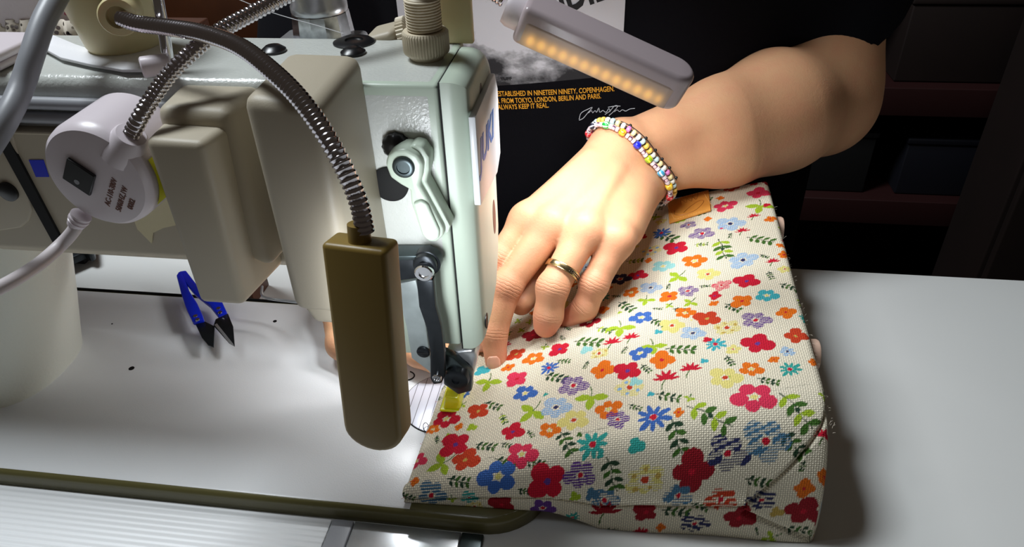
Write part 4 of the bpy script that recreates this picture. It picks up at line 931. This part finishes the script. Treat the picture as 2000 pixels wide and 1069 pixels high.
def sd_cap(P, a, b, ra, rb):
    d = b - a; L2 = max(float(d.dot(d)), 1e-12); t = np.clip(((P - a) @ d) / L2, 0, 1)
    q = P - a - t[:, None] * d
    return np.sqrt(np.einsum('ij,ij->i', q, q)) - (ra + (rb - ra) * t)
def smin(a, b, k):
    h = np.clip(.5 + .5 * (b - a) / k, 0, 1); return b + (a - b) * h - k * h * (1 - h)
def sel(L, c, R_):
    out = []
    for p in L:
        d = p[1] - p[0]; L2 = max(float(d.dot(d)), 1e-12); t = np.clip((c - p[0]).dot(d) / L2, 0, 1)
        if np.linalg.norm(c - p[0] - t * d) - max(p[2], p[3]) < R_ + .03: out.append(p)
    return out
def body_sdf(P, c, R_):
    D = np.full(len(P), .05)
    for lm_, pl_, fg_ in ((limb, palm, fingers), (limb2, palm2, fingers2)):
        base = None
        for p in sel(lm_ + pl_, c, R_):
            d = sd_cap(P, *p[:4]); base = d if base is None else smin(base, d, p[4])
        acc = base
        for f_ in fg_:
            fd = None
            for p in sel(f_, c, R_):
                d = sd_cap(P, *p[:4]); fd = d if fd is None else smin(fd, d, p[4])
            if fd is None: continue
            m_ = fd if base is None else smin(base, fd, .006)
            acc = m_ if acc is None else np.minimum(acc, m_)
        if acc is not None: D = smin(D, acc, .02) if lm_ is limb2 and D.min() < .04 else np.minimum(D, acc)
    for a, b_, r_ in creases:
        if np.linalg.norm((a + b_) / 2 - c) < R_ + .01:
            d = sd_cap(P, a, b_, r_, r_); k_ = .0012; h = np.clip(.5 - .5 * (D + d) / k_, 0, 1); D = D * (1 - h) - d * h + k_ * h * (1 - h)
    return D
def nets(sdf, lo, hi, h, B=20):
    """sparse surface nets over blocks of B cells"""
    lo = np.array(lo, float); n = np.ceil((np.array(hi) - lo) / h / B).astype(int)
    keys, pos, qs = [], [], []; S = np.array([1, 1 << 12, 1 << 24], np.int64)
    offs = np.array([[i, j, k] for i in (0, 1) for j in (0, 1) for k in (0, 1)])
    edges = [(a, b_) for a in range(8) for b_ in range(8) if a < b_ and np.abs(offs[a] - offs[b_]).sum() == 1]
    Rb = h * (B + 2) * .5 * math.sqrt(3)
    for bi in np.ndindex(*n):
        b0 = np.array(bi) * B; c = lo + (b0 + B / 2) * h
        if abs(sdf(c[None], c, Rb)[0]) > Rb + .012: continue
        g = np.arange(-1, B + 1); gx = np.stack(np.meshgrid(g, g, g, indexing='ij'), -1) + b0     # samples -1..B
        P = lo + gx.reshape(-1, 3) * h; D = sdf(P, c, Rb).reshape(B + 2, B + 2, B + 2)
        if D.min() > 0 or D.max() < 0: continue
        cell = [D[o[0]:B + 1 + o[0], o[1]:B + 1 + o[1], o[2]:B + 1 + o[2]] for o in offs]          # cells -1..B-1
        neg = sum((q < 0).astype(int) for q in cell); act = np.argwhere((neg > 0) & (neg < 8))
        if not len(act): continue
        dv = np.stack([q[act[:, 0], act[:, 1], act[:, 2]] for q in cell], 1)
        sm_ = np.zeros((len(act), 3)); ct = np.zeros(len(act))
        for a, b_ in edges:
            x = (dv[:, a] < 0) != (dv[:, b_] < 0); t = np.where(x, dv[:, a] / np.where(x, dv[:, a] - dv[:, b_], 1), 0)
            sm_ += np.where(x[:, None], offs[a] + (offs[b_] - offs[a]) * t[:, None], 0); ct += x
        gc_ = act + b0 - 1; keys.append((gc_ + 2) @ S); pos.append(lo + (gc_ + sm_ / ct[:, None]) * h)
        for ax_ in range(3):                                                                   # edges from sample s to s+e
            e = np.zeros(3, int); e[ax_] = 1; s0 = D[1:B + 1, 1:B + 1, 1:B + 1]
            sh = [slice(1 + e[i], B + 1 + e[i]) for i in range(3)]
            s1_ = D[sh[0], sh[1], sh[2]] if max(x.stop for x in sh) <= B + 2 else None
            cr = np.argwhere((s0 < 0) != (s1_ < 0))
            if not len(cr): continue
            sg_ = s0[cr[:, 0], cr[:, 1], cr[:, 2]] < 0; gcr = cr + b0; u1, u2 = (ax_ + 1) % 3, (ax_ + 2) % 3
            o1 = np.zeros(3, int); o1[u1] = 1; o2 = np.zeros(3, int); o2[u2] = 1
            q = np.stack([(gcr - o1 - o2 + 2) @ S, (gcr - o2 + 2) @ S, (gcr + 2) @ S, (gcr - o1 + 2) @ S], 1)
            q[~sg_] = q[~sg_][:, ::-1]; qs.append(q)
    keys = np.concatenate(keys); pos = np.vstack(pos); qs = np.vstack(qs)
    uk, fi = np.unique(keys, return_index=True); pos = pos[fi]
    ix = np.searchsorted(uk, qs); ix = np.clip(ix, 0, len(uk) - 1); good = (uk[ix] == qs).all(1)
    return pos, ix[good]
def np_mesh(name, v, q):
    me = bpy.data.meshes.new(name); me.vertices.add(len(v)); me.vertices.foreach_set('co', v.ravel().astype(np.float32))
    me.loops.add(q.size); me.loops.foreach_set('vertex_index', q.ravel().astype(np.int32)); me.polygons.add(len(q)); me.polygons.foreach_set('loop_start', np.arange(0, q.size, 4, dtype=np.int32))
    me.update(calc_edges=True); me.validate(); return me
bv, bq = nets(body_sdf, (-.36, .09, -.12), (.25, .60, .70), .0011)
me = np_mesh('body', bv, bq)
# skin pigment: redder over knuckles and fingertips, sparse freckles
red = np.zeros(len(bv))
for k_ in 'imrp':
    for j, (w_, s_) in ((0, (.22, .010)), (1, (.62, .0070)), (2, (.30, .006)), (3, (.55, .008))):
        red += w_ * np.exp(-((bv - FG[k_][j]) ** 2).sum(1) / (2 * s_ ** 2)) * 1.5
red += .5 * np.exp(-((bv - A(.095, .285, .07)) ** 2).sum(1) / (2 * .012 ** 2))
red = np.clip(red, 0, 1)
at_ = me.color_attributes.new('redness', 'FLOAT_COLOR', 'POINT'); bf = np.ones((len(bv), 4), np.float32); bf[:, 0] = red; at_.data.foreach_set('color', bf.ravel())
jb = np.zeros((len(bv), 4), np.float32); jb[:, 3] = 1; best = np.full(len(bv), 1e9)
for k_ in 'imrp':
    for j in (1, 2):
        J = FG[k_][j]; a1_ = FG[k_][j] - FG[k_][j - 1]; a2_ = FG[k_][j + 1] - FG[k_][j]; ax_ = a1_ / np.linalg.norm(a1_) + a2_ / np.linalg.norm(a2_); ax_ /= np.linalg.norm(ax_)
        d_ = bv - J; r_ = np.linalg.norm(d_, axis=1); ph = d_ @ ax_; rad = d_ - ph[:, None] * ax_; dr = (rad @ (-pn)) / np.maximum(np.linalg.norm(rad, axis=1), 1e-6)
        w_ = np.exp(-(ph / (.0042 if j == 1 else .0022)) ** 2) * np.clip((dr + .1) * 1.6, 0, 1) * (r_ < RD[k_][j] * 1.8)
        m_ = r_ < best; m_ &= r_ < .02; best[m_] = r_[m_]; jb[m_, 0] = ph[m_] + .05; jb[m_, 1] = w_[m_]
at_ = me.color_attributes.new('joint', 'FLOAT_COLOR', 'POINT'); at_.data.foreach_set('color', jb.ravel())
m_skin = bpy.data.materials.new('skin'); m_skin.use_nodes = True; nt = m_skin.node_tree; b = nt.nodes['Principled BSDF']
b.inputs['Roughness'].default_value = .52; b.inputs['Subsurface Weight'].default_value = .15; b.inputs['Subsurface Scale'].default_value = .0035; b.inputs['Subsurface Radius'].default_value = (1, .35, .2)
b.inputs['Specular IOR Level'].default_value = .35
at = node('ShaderNodeAttribute', attribute_name='redness'); sr = node('ShaderNodeSeparateColor'); nt.links.new(at.outputs['Color'], sr.inputs[0])
tc = node('ShaderNodeTexCoord'); n1 = node('ShaderNodeTexNoise'); n1.inputs['Scale'].default_value = 70; n1.inputs['Detail'].default_value = 6; nt.links.new(tc.outputs['Object'], n1.inputs['Vector'])
mr = node('ShaderNodeMapRange'); mr.inputs[1].default_value = .35; mr.inputs[2].default_value = .75; mr.inputs[3].default_value = 0; mr.inputs[4].default_value = .35; nt.links.new(n1.outputs[0], mr.inputs[0])
tot = mth('ADD', sr.outputs[0], mr.outputs[0])
mx = node('ShaderNodeMix', data_type='RGBA'); mx.inputs[6].default_value = (*s2l((212, 162, 122)), 1); mx.inputs[7].default_value = (*s2l((210, 136, 108)), 1)
nt.links.new(tot, mx.inputs[0]); nt.links.new(mx.outputs[2], b.inputs['Base Color'])
vr = node('ShaderNodeTexVoronoi'); vr.inputs['Scale'].default_value = 900; nt.links.new(tc.outputs['Object'], vr.inputs['Vector'])
n2 = node('ShaderNodeTexNoise'); n2.inputs['Scale'].default_value = 380; n2.inputs['Detail'].default_value = 4; nt.links.new(tc.outputs['Object'], n2.inputs['Vector'])
ph_ = node('ShaderNodeAttribute', attribute_name='joint'); sj = node('ShaderNodeSeparateColor'); nt.links.new(ph_.outputs['Color'], sj.inputs[0])
n3 = node('ShaderNodeTexNoise'); n3.inputs['Scale'].default_value = 260; nt.links.new(tc.outputs['Object'], n3.inputs['Vector'])
sn = mth('ABSOLUTE', mth('SINE', mth('ADD', mth('MULTIPLY', sj.outputs[0], PI / .0021), mth('MULTIPLY', n3.outputs[0], 3.2))))
ln_h = mth('MULTIPLY', mth('MULTIPLY', mth('POWER', mth('SUBTRACT', 1.0, sn), 3.0), sj.outputs[1]), -4.5)
hh = mth('ADD', mth('ADD', mth('MULTIPLY', vr.outputs['Distance'], .5), n2.outputs[0]), ln_h); bp = node('ShaderNodeBump'); bp.inputs['Strength'].default_value = .30; bp.inputs['Distance'].default_value = .0004
nt.links.new(hh, bp.inputs['Height']); nt.links.new(bp.outputs[0], b.inputs['Normal'])
body = obj('body', me, m_skin, per_, sharp=None)
md = body.modifiers.new('smooth', 'SMOOTH'); md.factor = .5; md.iterations = 2
# fingernails
m_nail = mat('fingernail', (224, 164, 138), .32, coat=.3, sss=.1)
def nail(J2, J3, r, dors=None):
    ax_ = (J3 - J2) / np.linalg.norm(J3 - J2); d_ = (C - J3) if dors is None else dors; d_ = d_ - ax_ * d_.dot(ax_); d_ /= np.linalg.norm(d_); s_ = np.cross(ax_, d_)
    bm = bmesh.new(); g = []
    for i in range(11):
        y = -1 + 2 * i / 10; row = []
        wv = (1 - max(0, abs(y) - .35) ** 2 * 1.3)
        for j in range(9):
            x = (-1 + 2 * j / 8) * wv; t = x * .60
            row.append(bm.verts.new(J3 + ax_ * (y * .0048 + .0006) + (d_ * math.cos(t) + s_ * math.sin(t)) * (r + .0002 - .0011 * max(0, y) ** 2 - .0004 * (y < -.8))))
        g.append(row)
    for a, b_ in zip(g, g[1:]):
        for j in range(8): bm.faces.new([a[j], a[j + 1], b_[j + 1], b_[j]])
    o = obj('fingernail', bm, m_nail, per_); q = o.modifiers.new('s', 'SOLIDIFY'); q.thickness = .0004; q.offset = 0
nail(FG['m'][2], FG['m'][3], RD['m'][3] + .0002, A(-.05, -1, .35)); nail(FG['i'][2], FG['i'][3], RD['i'][3] + .0002, A(-.1, -1, .35))

# --- black T-shirt
TC, TA, TB, TP = A(-.03, .455), .215, .125, 2.4
def front(x): return TC[1] - TB * (1 - np.clip(np.abs((x - TC[0]) / TA), 0, .999) ** TP) ** (1 / TP)
sleeves = [cap_((.150, .470, .345), (.1875, .432, .215), .072, .0580, .03), cap_((.1800, .432, .215), (.1600, .388, .0850), .0560, .0480, .02), cap_((-.21, .470, .345), (-.250, .445, .22), .070, .058, .03), cap_((-.252, .436, .24), (-.272, .380, .11), .058, .055, .02)]
def shirt_sdf(P, c, R_):
    x = (P[:, 0] - TC[0]); y = P[:, 1] - TC[1]; z = P[:, 2]
    tap = 1 - .45 * np.clip((z - .28) / .12, 0, 1) ** 2
    f = ((np.abs(x) / (TA * tap)) ** TP + (np.abs(y) / (TB * (1 - .3 * np.clip((z - .28) / .12, 0, 1) ** 2))) ** TP) ** (1 / TP)
    d = (f - 1) * TB * .9
    d = np.maximum(d, np.maximum(z - .40, -.30 - z))
    for p in sleeves: d = smin(d, sd_cap(P, *p[:4]), .02)
    # sleeve hem: cut flat just above the elbow
    return np.maximum(d, np.where((P[:, 0] > .10) & (P[:, 1] < .47), .1290 + .35 * (P[:, 0] - .17) - z, -1) * np.where(P[:, 0] > .13, 1, 0) - 0) if True else d
def shirt_sdf2(P, c, R_):
    x = (P[:, 0] - TC[0]); y = P[:, 1] - TC[1]; z = P[:, 2]
    k_ = np.clip((z - .28) / .12, 0, 1) ** 2
    f = ((np.abs(x) / (TA * (1 - .45 * k_))) ** TP + (np.abs(y) / (TB * (1 - .3 * k_))) ** TP) ** (1 / TP)
    d = np.maximum((f - 1) * TB * .9, np.maximum(z - .40, -.30 - z))
    s = np.full(len(P), 1.)
    for p in sleeves: s = smin(s, sd_cap(P, *p[:4]), p[4])
    cut = (.1240 + .55 * (P[:, 0] - .165)) - z
    s = np.where(P[:, 0] > .0, np.maximum(s, cut * .8), np.maximum(s, .105 - z))
    return smin(d, s, .012)
sv, sq = nets(shirt_sdf2, (-.38, .26, -.32), (.31, .62, .44), .0045)
me = np_mesh('t_shirt', sv, sq); shirt = obj('t_shirt', me, M['shirt'], per_, sharp=None)
md = shirt.modifiers.new('smooth', 'SMOOTH'); md.factor = .5; md.iterations = 3
# printed photograph panel on the chest
xs = np.linspace(PY(770, 100, .335)[0], PY(1216, 100, .332)[0], 60)
zb0, zb1 = PY(955, 170, .331)[2], PY(1212, 143, .332)[2]; X_a, X_b = PY(955, 170, .331)[0], xs[-1]
bm = bmesh.new(); cols = []
for x in xs:
    z0 = zb0 + (zb1 - zb0) * (x - X_a) / (X_b - X_a); y = float(front(x)) - .0016
    cols.append([bm.verts.new((x, y, z)) for z in np.linspace(z0, .262, 12)])
for a, b_ in zip(cols, cols[1:]):
    for j in range(11): bm.faces.new([a[j], b_[j], b_[j + 1], a[j + 1]])
m_pr = mat('grey_photo_print', (205, 206, 212), .8); nt = m_pr.node_tree; b = nt.nodes['Principled BSDF']
tc = node('ShaderNodeTexCoord'); n1 = node('ShaderNodeTexNoise'); n1.inputs['Scale'].default_value = 22; n1.inputs['Detail'].default_value = 7; n1.inputs['Roughness'].default_value = .6
mpn = node('ShaderNodeMapping'); mpn.inputs['Location'].default_value = (.40, 0, .35); mpn.inputs['Scale'].default_value = (1, 1, 1.6); nt.links.new(tc.outputs['Object'], mpn.inputs[0]); nt.links.new(mpn.outputs[0], n1.inputs['Vector'])
sx_ = node('ShaderNodeSeparateXYZ'); nt.links.new(tc.outputs['Object'], sx_.inputs[0])
gz = node('ShaderNodeMapRange'); gz.inputs[1].default_value = .122; gz.inputs[2].default_value = .158; gz.inputs[3].default_value = .22; gz.inputs[4].default_value = -.10
# object space of the panel is world minus the person's location: convert back
adz = mth('ADD', sx_.outputs[2], 0.0); nt.links.new(adz, gz.inputs[0])
vv_ = mth('ADD', n1.outputs[0], gz.outputs[0])
rp = node('ShaderNodeValToRGB'); e_ = rp.color_ramp.elements; e_[0].position = .50; e_[0].color = (*s2l((208, 209, 216)), 1); e_[1].position = .72; e_[1].color = (*s2l((38, 38, 42)), 1)
el_ = rp.color_ramp.elements.new(.58); el_.color = (*s2l((150, 151, 156)), 1)
nt.links.new(vv_, rp.inputs[0]); nt.links.new(rp.outputs[0], b.inputs['Base Color'])
panel = obj('printed_panel', bm, m_pr, shirt)
def on_shirt(w, zoff):
    w = w.copy(); w[:, 1] = front(w[:, 0]) - .0019 - np.maximum(zoff, 0); return w
def shirt_text(name, body_, m, x0, y0, x1, y1, size, d=0., **k):
    a, b_ = PY(x0, y0, float(front(-.06)) - .002), PY(x1, y1, float(front(0.)) - .002)
    a = PY(x0, y0, float(front(a[0])) - .002); b_ = PY(x1, y1, float(front(b_[0])) - .002)
    xd = b_ - a; return text(name, body_, m, shirt, a, (xd[0], 0, xd[2]), (0, 0, 1), size, .0002, warp=lambda w, z: on_shirt(w, z + d), width=np.hypot(xd[0], xd[2]), **k)
shirt_text('printed_text', 'ESTABLISHED IN NINETEEN NINETY, COPENHAGEN.', M['print'], 971, 188, 1200, 178, .0060, bold=.012)
shirt_text('printed_text', 'N. FROM TOKYO, LONDON, BERLIN AND PARIS.', M['print'], 968, 202, 1174, 192, .0060, bold=.012)
shirt_text('printed_text', 'ALWAYS KEEP IT REAL.', M['print'], 973, 214, 1072, 210, .0060, bold=.012)
m_blk = mat('black_print', (22, 22, 26), .8)
shirt_text('printed_title', 'NDIE', m_blk, 1070, 36, 1190, -6, .030, d=.0004, bold=.03)
shirt_text('printed_small_word', 'TUFF', m_blk, 978, 157, 1000, 156, .0035, d=.0004, bold=.03)
# handwritten signature as thin raised ink strokes
sig = [[(1132, 228), (1136, 216), (1150, 208), (1158, 205), (1150, 214), (1140, 226), (1132, 230)], [(1150, 216), (1156, 211), (1158, 216), (1163, 211), (1166, 215), (1170, 206), (1172, 215), (1178, 211), (1184, 215), (1190, 207), (1192, 214)], [(1182, 219), (1192, 212), (1200, 203), (1207, 203), (1198, 214), (1190, 221)], [(1188, 205), (1200, 203), (1212, 203)], [(1200, 214), (1206, 210), (1210, 214), (1216, 210), (1222, 213), (1230, 209), (1240, 208)]]
bms = bmesh.new()
for s_ in sig:
    P_ = [PY(x, y, .333) for x, y in s_]; P_ = [A(p[0], float(front(p[0])) - .0022, p[2]) for p in P_]; tube(P_, .00028, .0012, 5, bm=bms)
obj('printed_signature', bms, M['script'], shirt)

# ================================================================ RING AND BRACELETS
J0, J1 = FG['r'][0], FG['r'][1]; ax_ = (J1 - J0) / np.linalg.norm(J1 - J0); rc_ = J0 + (J1 - J0) * .70
ring = thing('ring', 'silver and gold ring with a dark lattice on the ring finger', 'ring', rc_)
ur, vr_, _ = frame(ax_); Rr = .01060
def band(h0, h1, r, m, name, t=.0009, n=72):
    return obj(name, lathe([(r, h0), (r + t, h0 + .0003), (r + t, h1 - .0003), (r, h1), (r - .0004, h1), (r - .0004, h0)], rc_, ax_, n), m, ring)
bm = bmesh.new(); n = 72; prof = [(Rr, -.0016), (Rr + .0009, -.0013), (Rr + .0011, 0), (Rr + .0009, .0013), (Rr, .0016), (Rr - .0005, .0012), (Rr - .0005, -.0012)]
rg = [[bm.verts.new(rc_ + ax_ * h + (ur * math.cos(t) + vr_ * math.sin(t)) * r) for r, h in prof] for t in np.arange(n) * 2 * PI / n]
for i in range(n):
    for j in range(len(prof)): bm.faces.new([rg[i][j], rg[(i + 1) % n][j], rg[(i + 1) % n][(j + 1) % len(prof)], rg[i][(j + 1) % len(prof)]])
obj('band', bm, M['gold'], ring)
dz = C - rc_; dz -= ax_ * dz.dot(ax_); dz /= np.linalg.norm(dz); dx = np.cross(ax_, dz)
if dx[0] < 0: dx = -dx
bm = bmesh.new()
for i in range(9):
    t = .35 + i * .13; rr2 = Rr + .0011
    for hh_ in (-.0006, .0006):
        c0 = rc_ + ax_ * hh_ + (dz * math.cos(t) + dx * math.sin(t)) * rr2
        bmesh.ops.create_uvsphere(bm, u_segments=8, v_segments=6, radius=.00048, matrix=Matrix.Translation(Vector(c0)))
obj('dark_inlay', bm, M['black'], ring)
for hh_ in (-.0017, .0017):
    obj('rim', tube([rc_ + ax_ * hh_ + (ur * math.cos(t) + vr_ * math.sin(t)) * (Rr + .0006) for t in np.linspace(0, 2 * PI, 25)], .00042, .001, 8), M['gold'], ring)

axw = A(.836, .548, .03); axw /= np.linalg.norm(axw)
def bead_mesh(name, r, L, m, kind='round'):
    prof = [(r * .55, -L / 2), (r * .85, -L * .42), (r, -L * .2), (r, L * .2), (r * .85, L * .42), (r * .55, L / 2)] if kind == 'round' else [(r * .8, -L / 2), (r, -L * .4), (r, L * .4), (r * .8, L / 2)]
    bm = lathe(prof, (0, 0, 0), (1, 0, 0), 18); bmesh.ops.recalc_face_normals(bm, faces=bm.faces)
    me = bpy.data.meshes.new(name); bm.to_mesh(me); bm.free(); me.materials.append(m); me.polygons.foreach_set('use_smooth', [True] * len(me.polygons)); me.set_sharp_from_angle(angle=.9); return me
def striped(name, c1, c2, freq=5):
    m = mat(name, c1, .22, coat=.5); nt_ = m.node_tree; b_ = nt_.nodes['Principled BSDF']; t_ = nt_.nodes.new('ShaderNodeTexCoord'); s_ = nt_.nodes.new('ShaderNodeSeparateXYZ')
    nt_.links.new(t_.outputs['Object'], s_.inputs[0]); an = nt_.nodes.new('ShaderNodeMath'); an.operation = 'ARCTAN2'; nt_.links.new(s_.outputs[1], an.inputs[0]); nt_.links.new(s_.outputs[2], an.inputs[1])
    mu = nt_.nodes.new('ShaderNodeMath'); mu.operation = 'MULTIPLY'; mu.inputs[1].default_value = freq; si = nt_.nodes.new('ShaderNodeMath'); si.operation = 'SINE'; gt = nt_.nodes.new('ShaderNodeMath'); gt.operation = 'GREATER_THAN'; gt.inputs[1].default_value = .45
    nt_.links.new(an.outputs[0], mu.inputs[0]); nt_.links.new(mu.outputs[0], si.inputs[0]); nt_.links.new(si.outputs[0], gt.inputs[0])
    mx_ = nt_.nodes.new('ShaderNodeMix'); mx_.data_type = 'RGBA'; mx_.inputs[6].default_value = (*s2l(c1), 1); mx_.inputs[7].default_value = (*s2l(c2), 1); nt_.links.new(gt.outputs[0], mx_.inputs[0]); nt_.links.new(mx_.outputs[2], b_.inputs['Base Color']); return m
def bracelet(name, label, cen, ma, mn, n_dir, seq, sizes, cord_m, gap=.00015):
    t_ = thing(name, label, 'bracelet', cen)
    th_ = np.linspace(0, 2 * PI, 145); P_ = []; rr0 = np.linspace(.012, .060, 240)
    rad_ = []
    for t in th_:
        d_ = mj * math.cos(t) + n_dir * math.sin(t); Q_ = cen + rr0[:, None] * d_; sd_ = body_sdf(Q_, cen, .07); k_ = np.argmax(sd_ > ma); rad_.append(rr0[k_] if k_ else .03)
    rad_ = np.array(rad_[:-1]); rad_ = np.maximum(rad_, np.median(rad_) * .7)
    ft_ = np.fft.rfft(rad_); ft_[7:] = 0; rad_ = np.fft.irfft(ft_, 144) + mn; rad_ = np.r_[rad_, rad_[0]]
    P_ = cen + rad_[:, None] * (np.outer(np.cos(th_), mj) + np.outer(np.sin(th_), n_dir)); bracelet.path = P_
    P_ = np.array([np.interp(np.linspace(0, 2 * PI, 721), th_, P_[:, i]) for i in range(3)]).T
    s_ = np.r_[0, np.cumsum(np.linalg.norm(np.diff(P_, axis=0), axis=1))]; L = s_[-1]
    obj('cord', tube(P_[::12], .00035, .002, 6), cord_m, t_)
    tot_ = sum(sizes[k][1] + gap for k in seq); rep = max(1, int(round(L / tot_))); full = seq * rep
    sc_l = L / sum(sizes[k][1] + gap for k in full); s0 = 0
    for k in full:
        l_ = (sizes[k][1] + gap) * sc_l; sc0 = s0 + l_ / 2; s0 += l_
        p = np.array([np.interp(sc0, s_, P_[:, i]) for i in range(3)]); q = np.array([np.interp((sc0 + .0005) % L, s_, P_[:, i]) for i in range(3)])
        o = bpy.data.objects.new('bead', sizes[k][2]); link(o); x_ = Vector(q - p).normalized()
        o.matrix_world = Matrix.Translation(Vector(p)) @ x_.to_track_quat('X', 'Z').to_matrix().to_4x4()
        o.parent = t_; o.matrix_parent_inverse = t_.matrix_basis.inverted()
    return t_
nd = np.cross(axw, mj); nd /= np.linalg.norm(nd); nd = nd if nd[1] < 0 else -nd
nd1 = nd + axw * .25; nd1 /= np.linalg.norm(nd1)
colb = {}
for k_, c1, c2 in (('g', (150, 190, 40), (235, 235, 60)), ('B', (30, 40, 190), (60, 70, 220)), ('o', (245, 150, 30), (250, 230, 60)), ('G', (40, 165, 70), (225, 240, 220)), ('K', (28, 30, 48), (225, 228, 235)), ('R', (205, 40, 50), (235, 120, 120)), ('Y', (240, 190, 40), (250, 225, 90)), ('T', (70, 160, 200), (230, 240, 245))):
    colb[k_] = (.0027, .0046, bead_mesh('striped_bead', .0027, .0046, striped('striped_bead_' + k_.lower() + '_glass', c1, c2)))
colb['w'] = (.0018, .0022, bead_mesh('small_bead', .0018, .0022, mat('white_bead_glass', (235, 218, 222), .25, coat=.4), 'tube'))
colb['p'] = (.0018, .0020, bead_mesh('small_bead', .0018, .0020, striped('patterned_bead_glass', (236, 200, 205), (90, 50, 80), 3), 'tube'))
cb1 = W - axw * .0030 + nd * .001
cord_m = mat('black_cord', (24, 22, 24), .7)
br1 = bracelet('beaded_bracelet', 'bracelet of striped coloured glass beads, the one nearer the hand', cb1, .0026, .0004, nd1, list('wKwpwRwpwYwpwTwpwgwpwBwpwowpwGwp'), colb, cord_m)
sz2 = {'k': (.0011, .0013, bead_mesh('seed_bead', .0011, .0013, M['black'])), 'a': (.0024, .0030, bead_mesh('pearl_bead', .0024, .0030, mat('white_pearl', (232, 230, 216), .3, coat=.4))), 'b': (.0024, .0030, bead_mesh('pearl_bead', .0024, .0030, mat('pale_blue_bead_glass', (190, 216, 218), .3, coat=.4))), 'y': (.0024, .0030, bead_mesh('pearl_bead', .0024, .0030, mat('honey_bead_glass', (238, 196, 92), .3, coat=.4))), 'm': (.0024, .0030, bead_mesh('pearl_bead', .0024, .0030, mat('pink_bead_glass', (226, 130, 196), .3, coat=.4))), 'c': (.0024, .0030, bead_mesh('pearl_bead', .0024, .0030, mat('cream_bead_glass', (236, 220, 160), .3, coat=.4)))}
cb2 = W + axw * .0030 + nd * .0012
br2 = bracelet('beaded_bracelet', 'bracelet of pale pearl beads with tiny black spacers, the one nearer the elbow', cb2, .0024, .0004, nd1, list('akckbkakykykbkakckmk'), sz2, cord_m)
bm = bmesh.new()
for i in range(7):
    p = bracelet.path[70 - i * 8] + axw * .0040 + nd1 * .0006
    bmesh.ops.create_uvsphere(bm, u_segments=10, v_segments=8, radius=.0012, matrix=Matrix.Translation(Vector(p)))
obj('knot_beads', bm, M['black'], br2)
P_ = [p + axw * .0040 for p in bracelet.path[20:72:4]]
obj('tie_cord', tube(P_, .0003, .001, 6), cord_m, br2)

br1['group'] = br2['group'] = 'beaded bracelets on the wrist'
# hair and eyes (above the picture)
def hair_sdf(P, c, R_):
    d = sd_cap(P, A(-.03, .455, .595), A(-.03, .435, .592), .090, .084); d = smin(d, sd_cap(P, A(-.03, .50, .58), A(-.03, .515, .50), .070, .045), .03)
    return np.maximum(d, -(np.linalg.norm((P - A(-.03, .335, .555)) / A(1, 1, 1.25), axis=1) - .072))
hv, hq = nets(hair_sdf, (-.14, .32, .42), (.08, .60, .70), .004)
obj('hair', np_mesh('hair', hv, hq), mat('dark_brown_hair', (52, 34, 24), .5, bump=.5, bscale=300), per_, sharp=None)
for x in (-.060, 0.0):
    e_ = obj('eye', ell((x, .3640, .588), .0115, .0115, .0115, 2.0, 20), mat('eye_white', (236, 232, 226), .2), per_)
    obj('iris', lathe([(.0055, 0), (.0052, .0008), (.002, .0011)], (x, .3535, .588), (0, -1, 0), 20), mat('brown_iris', (70, 42, 26), .2), e_)
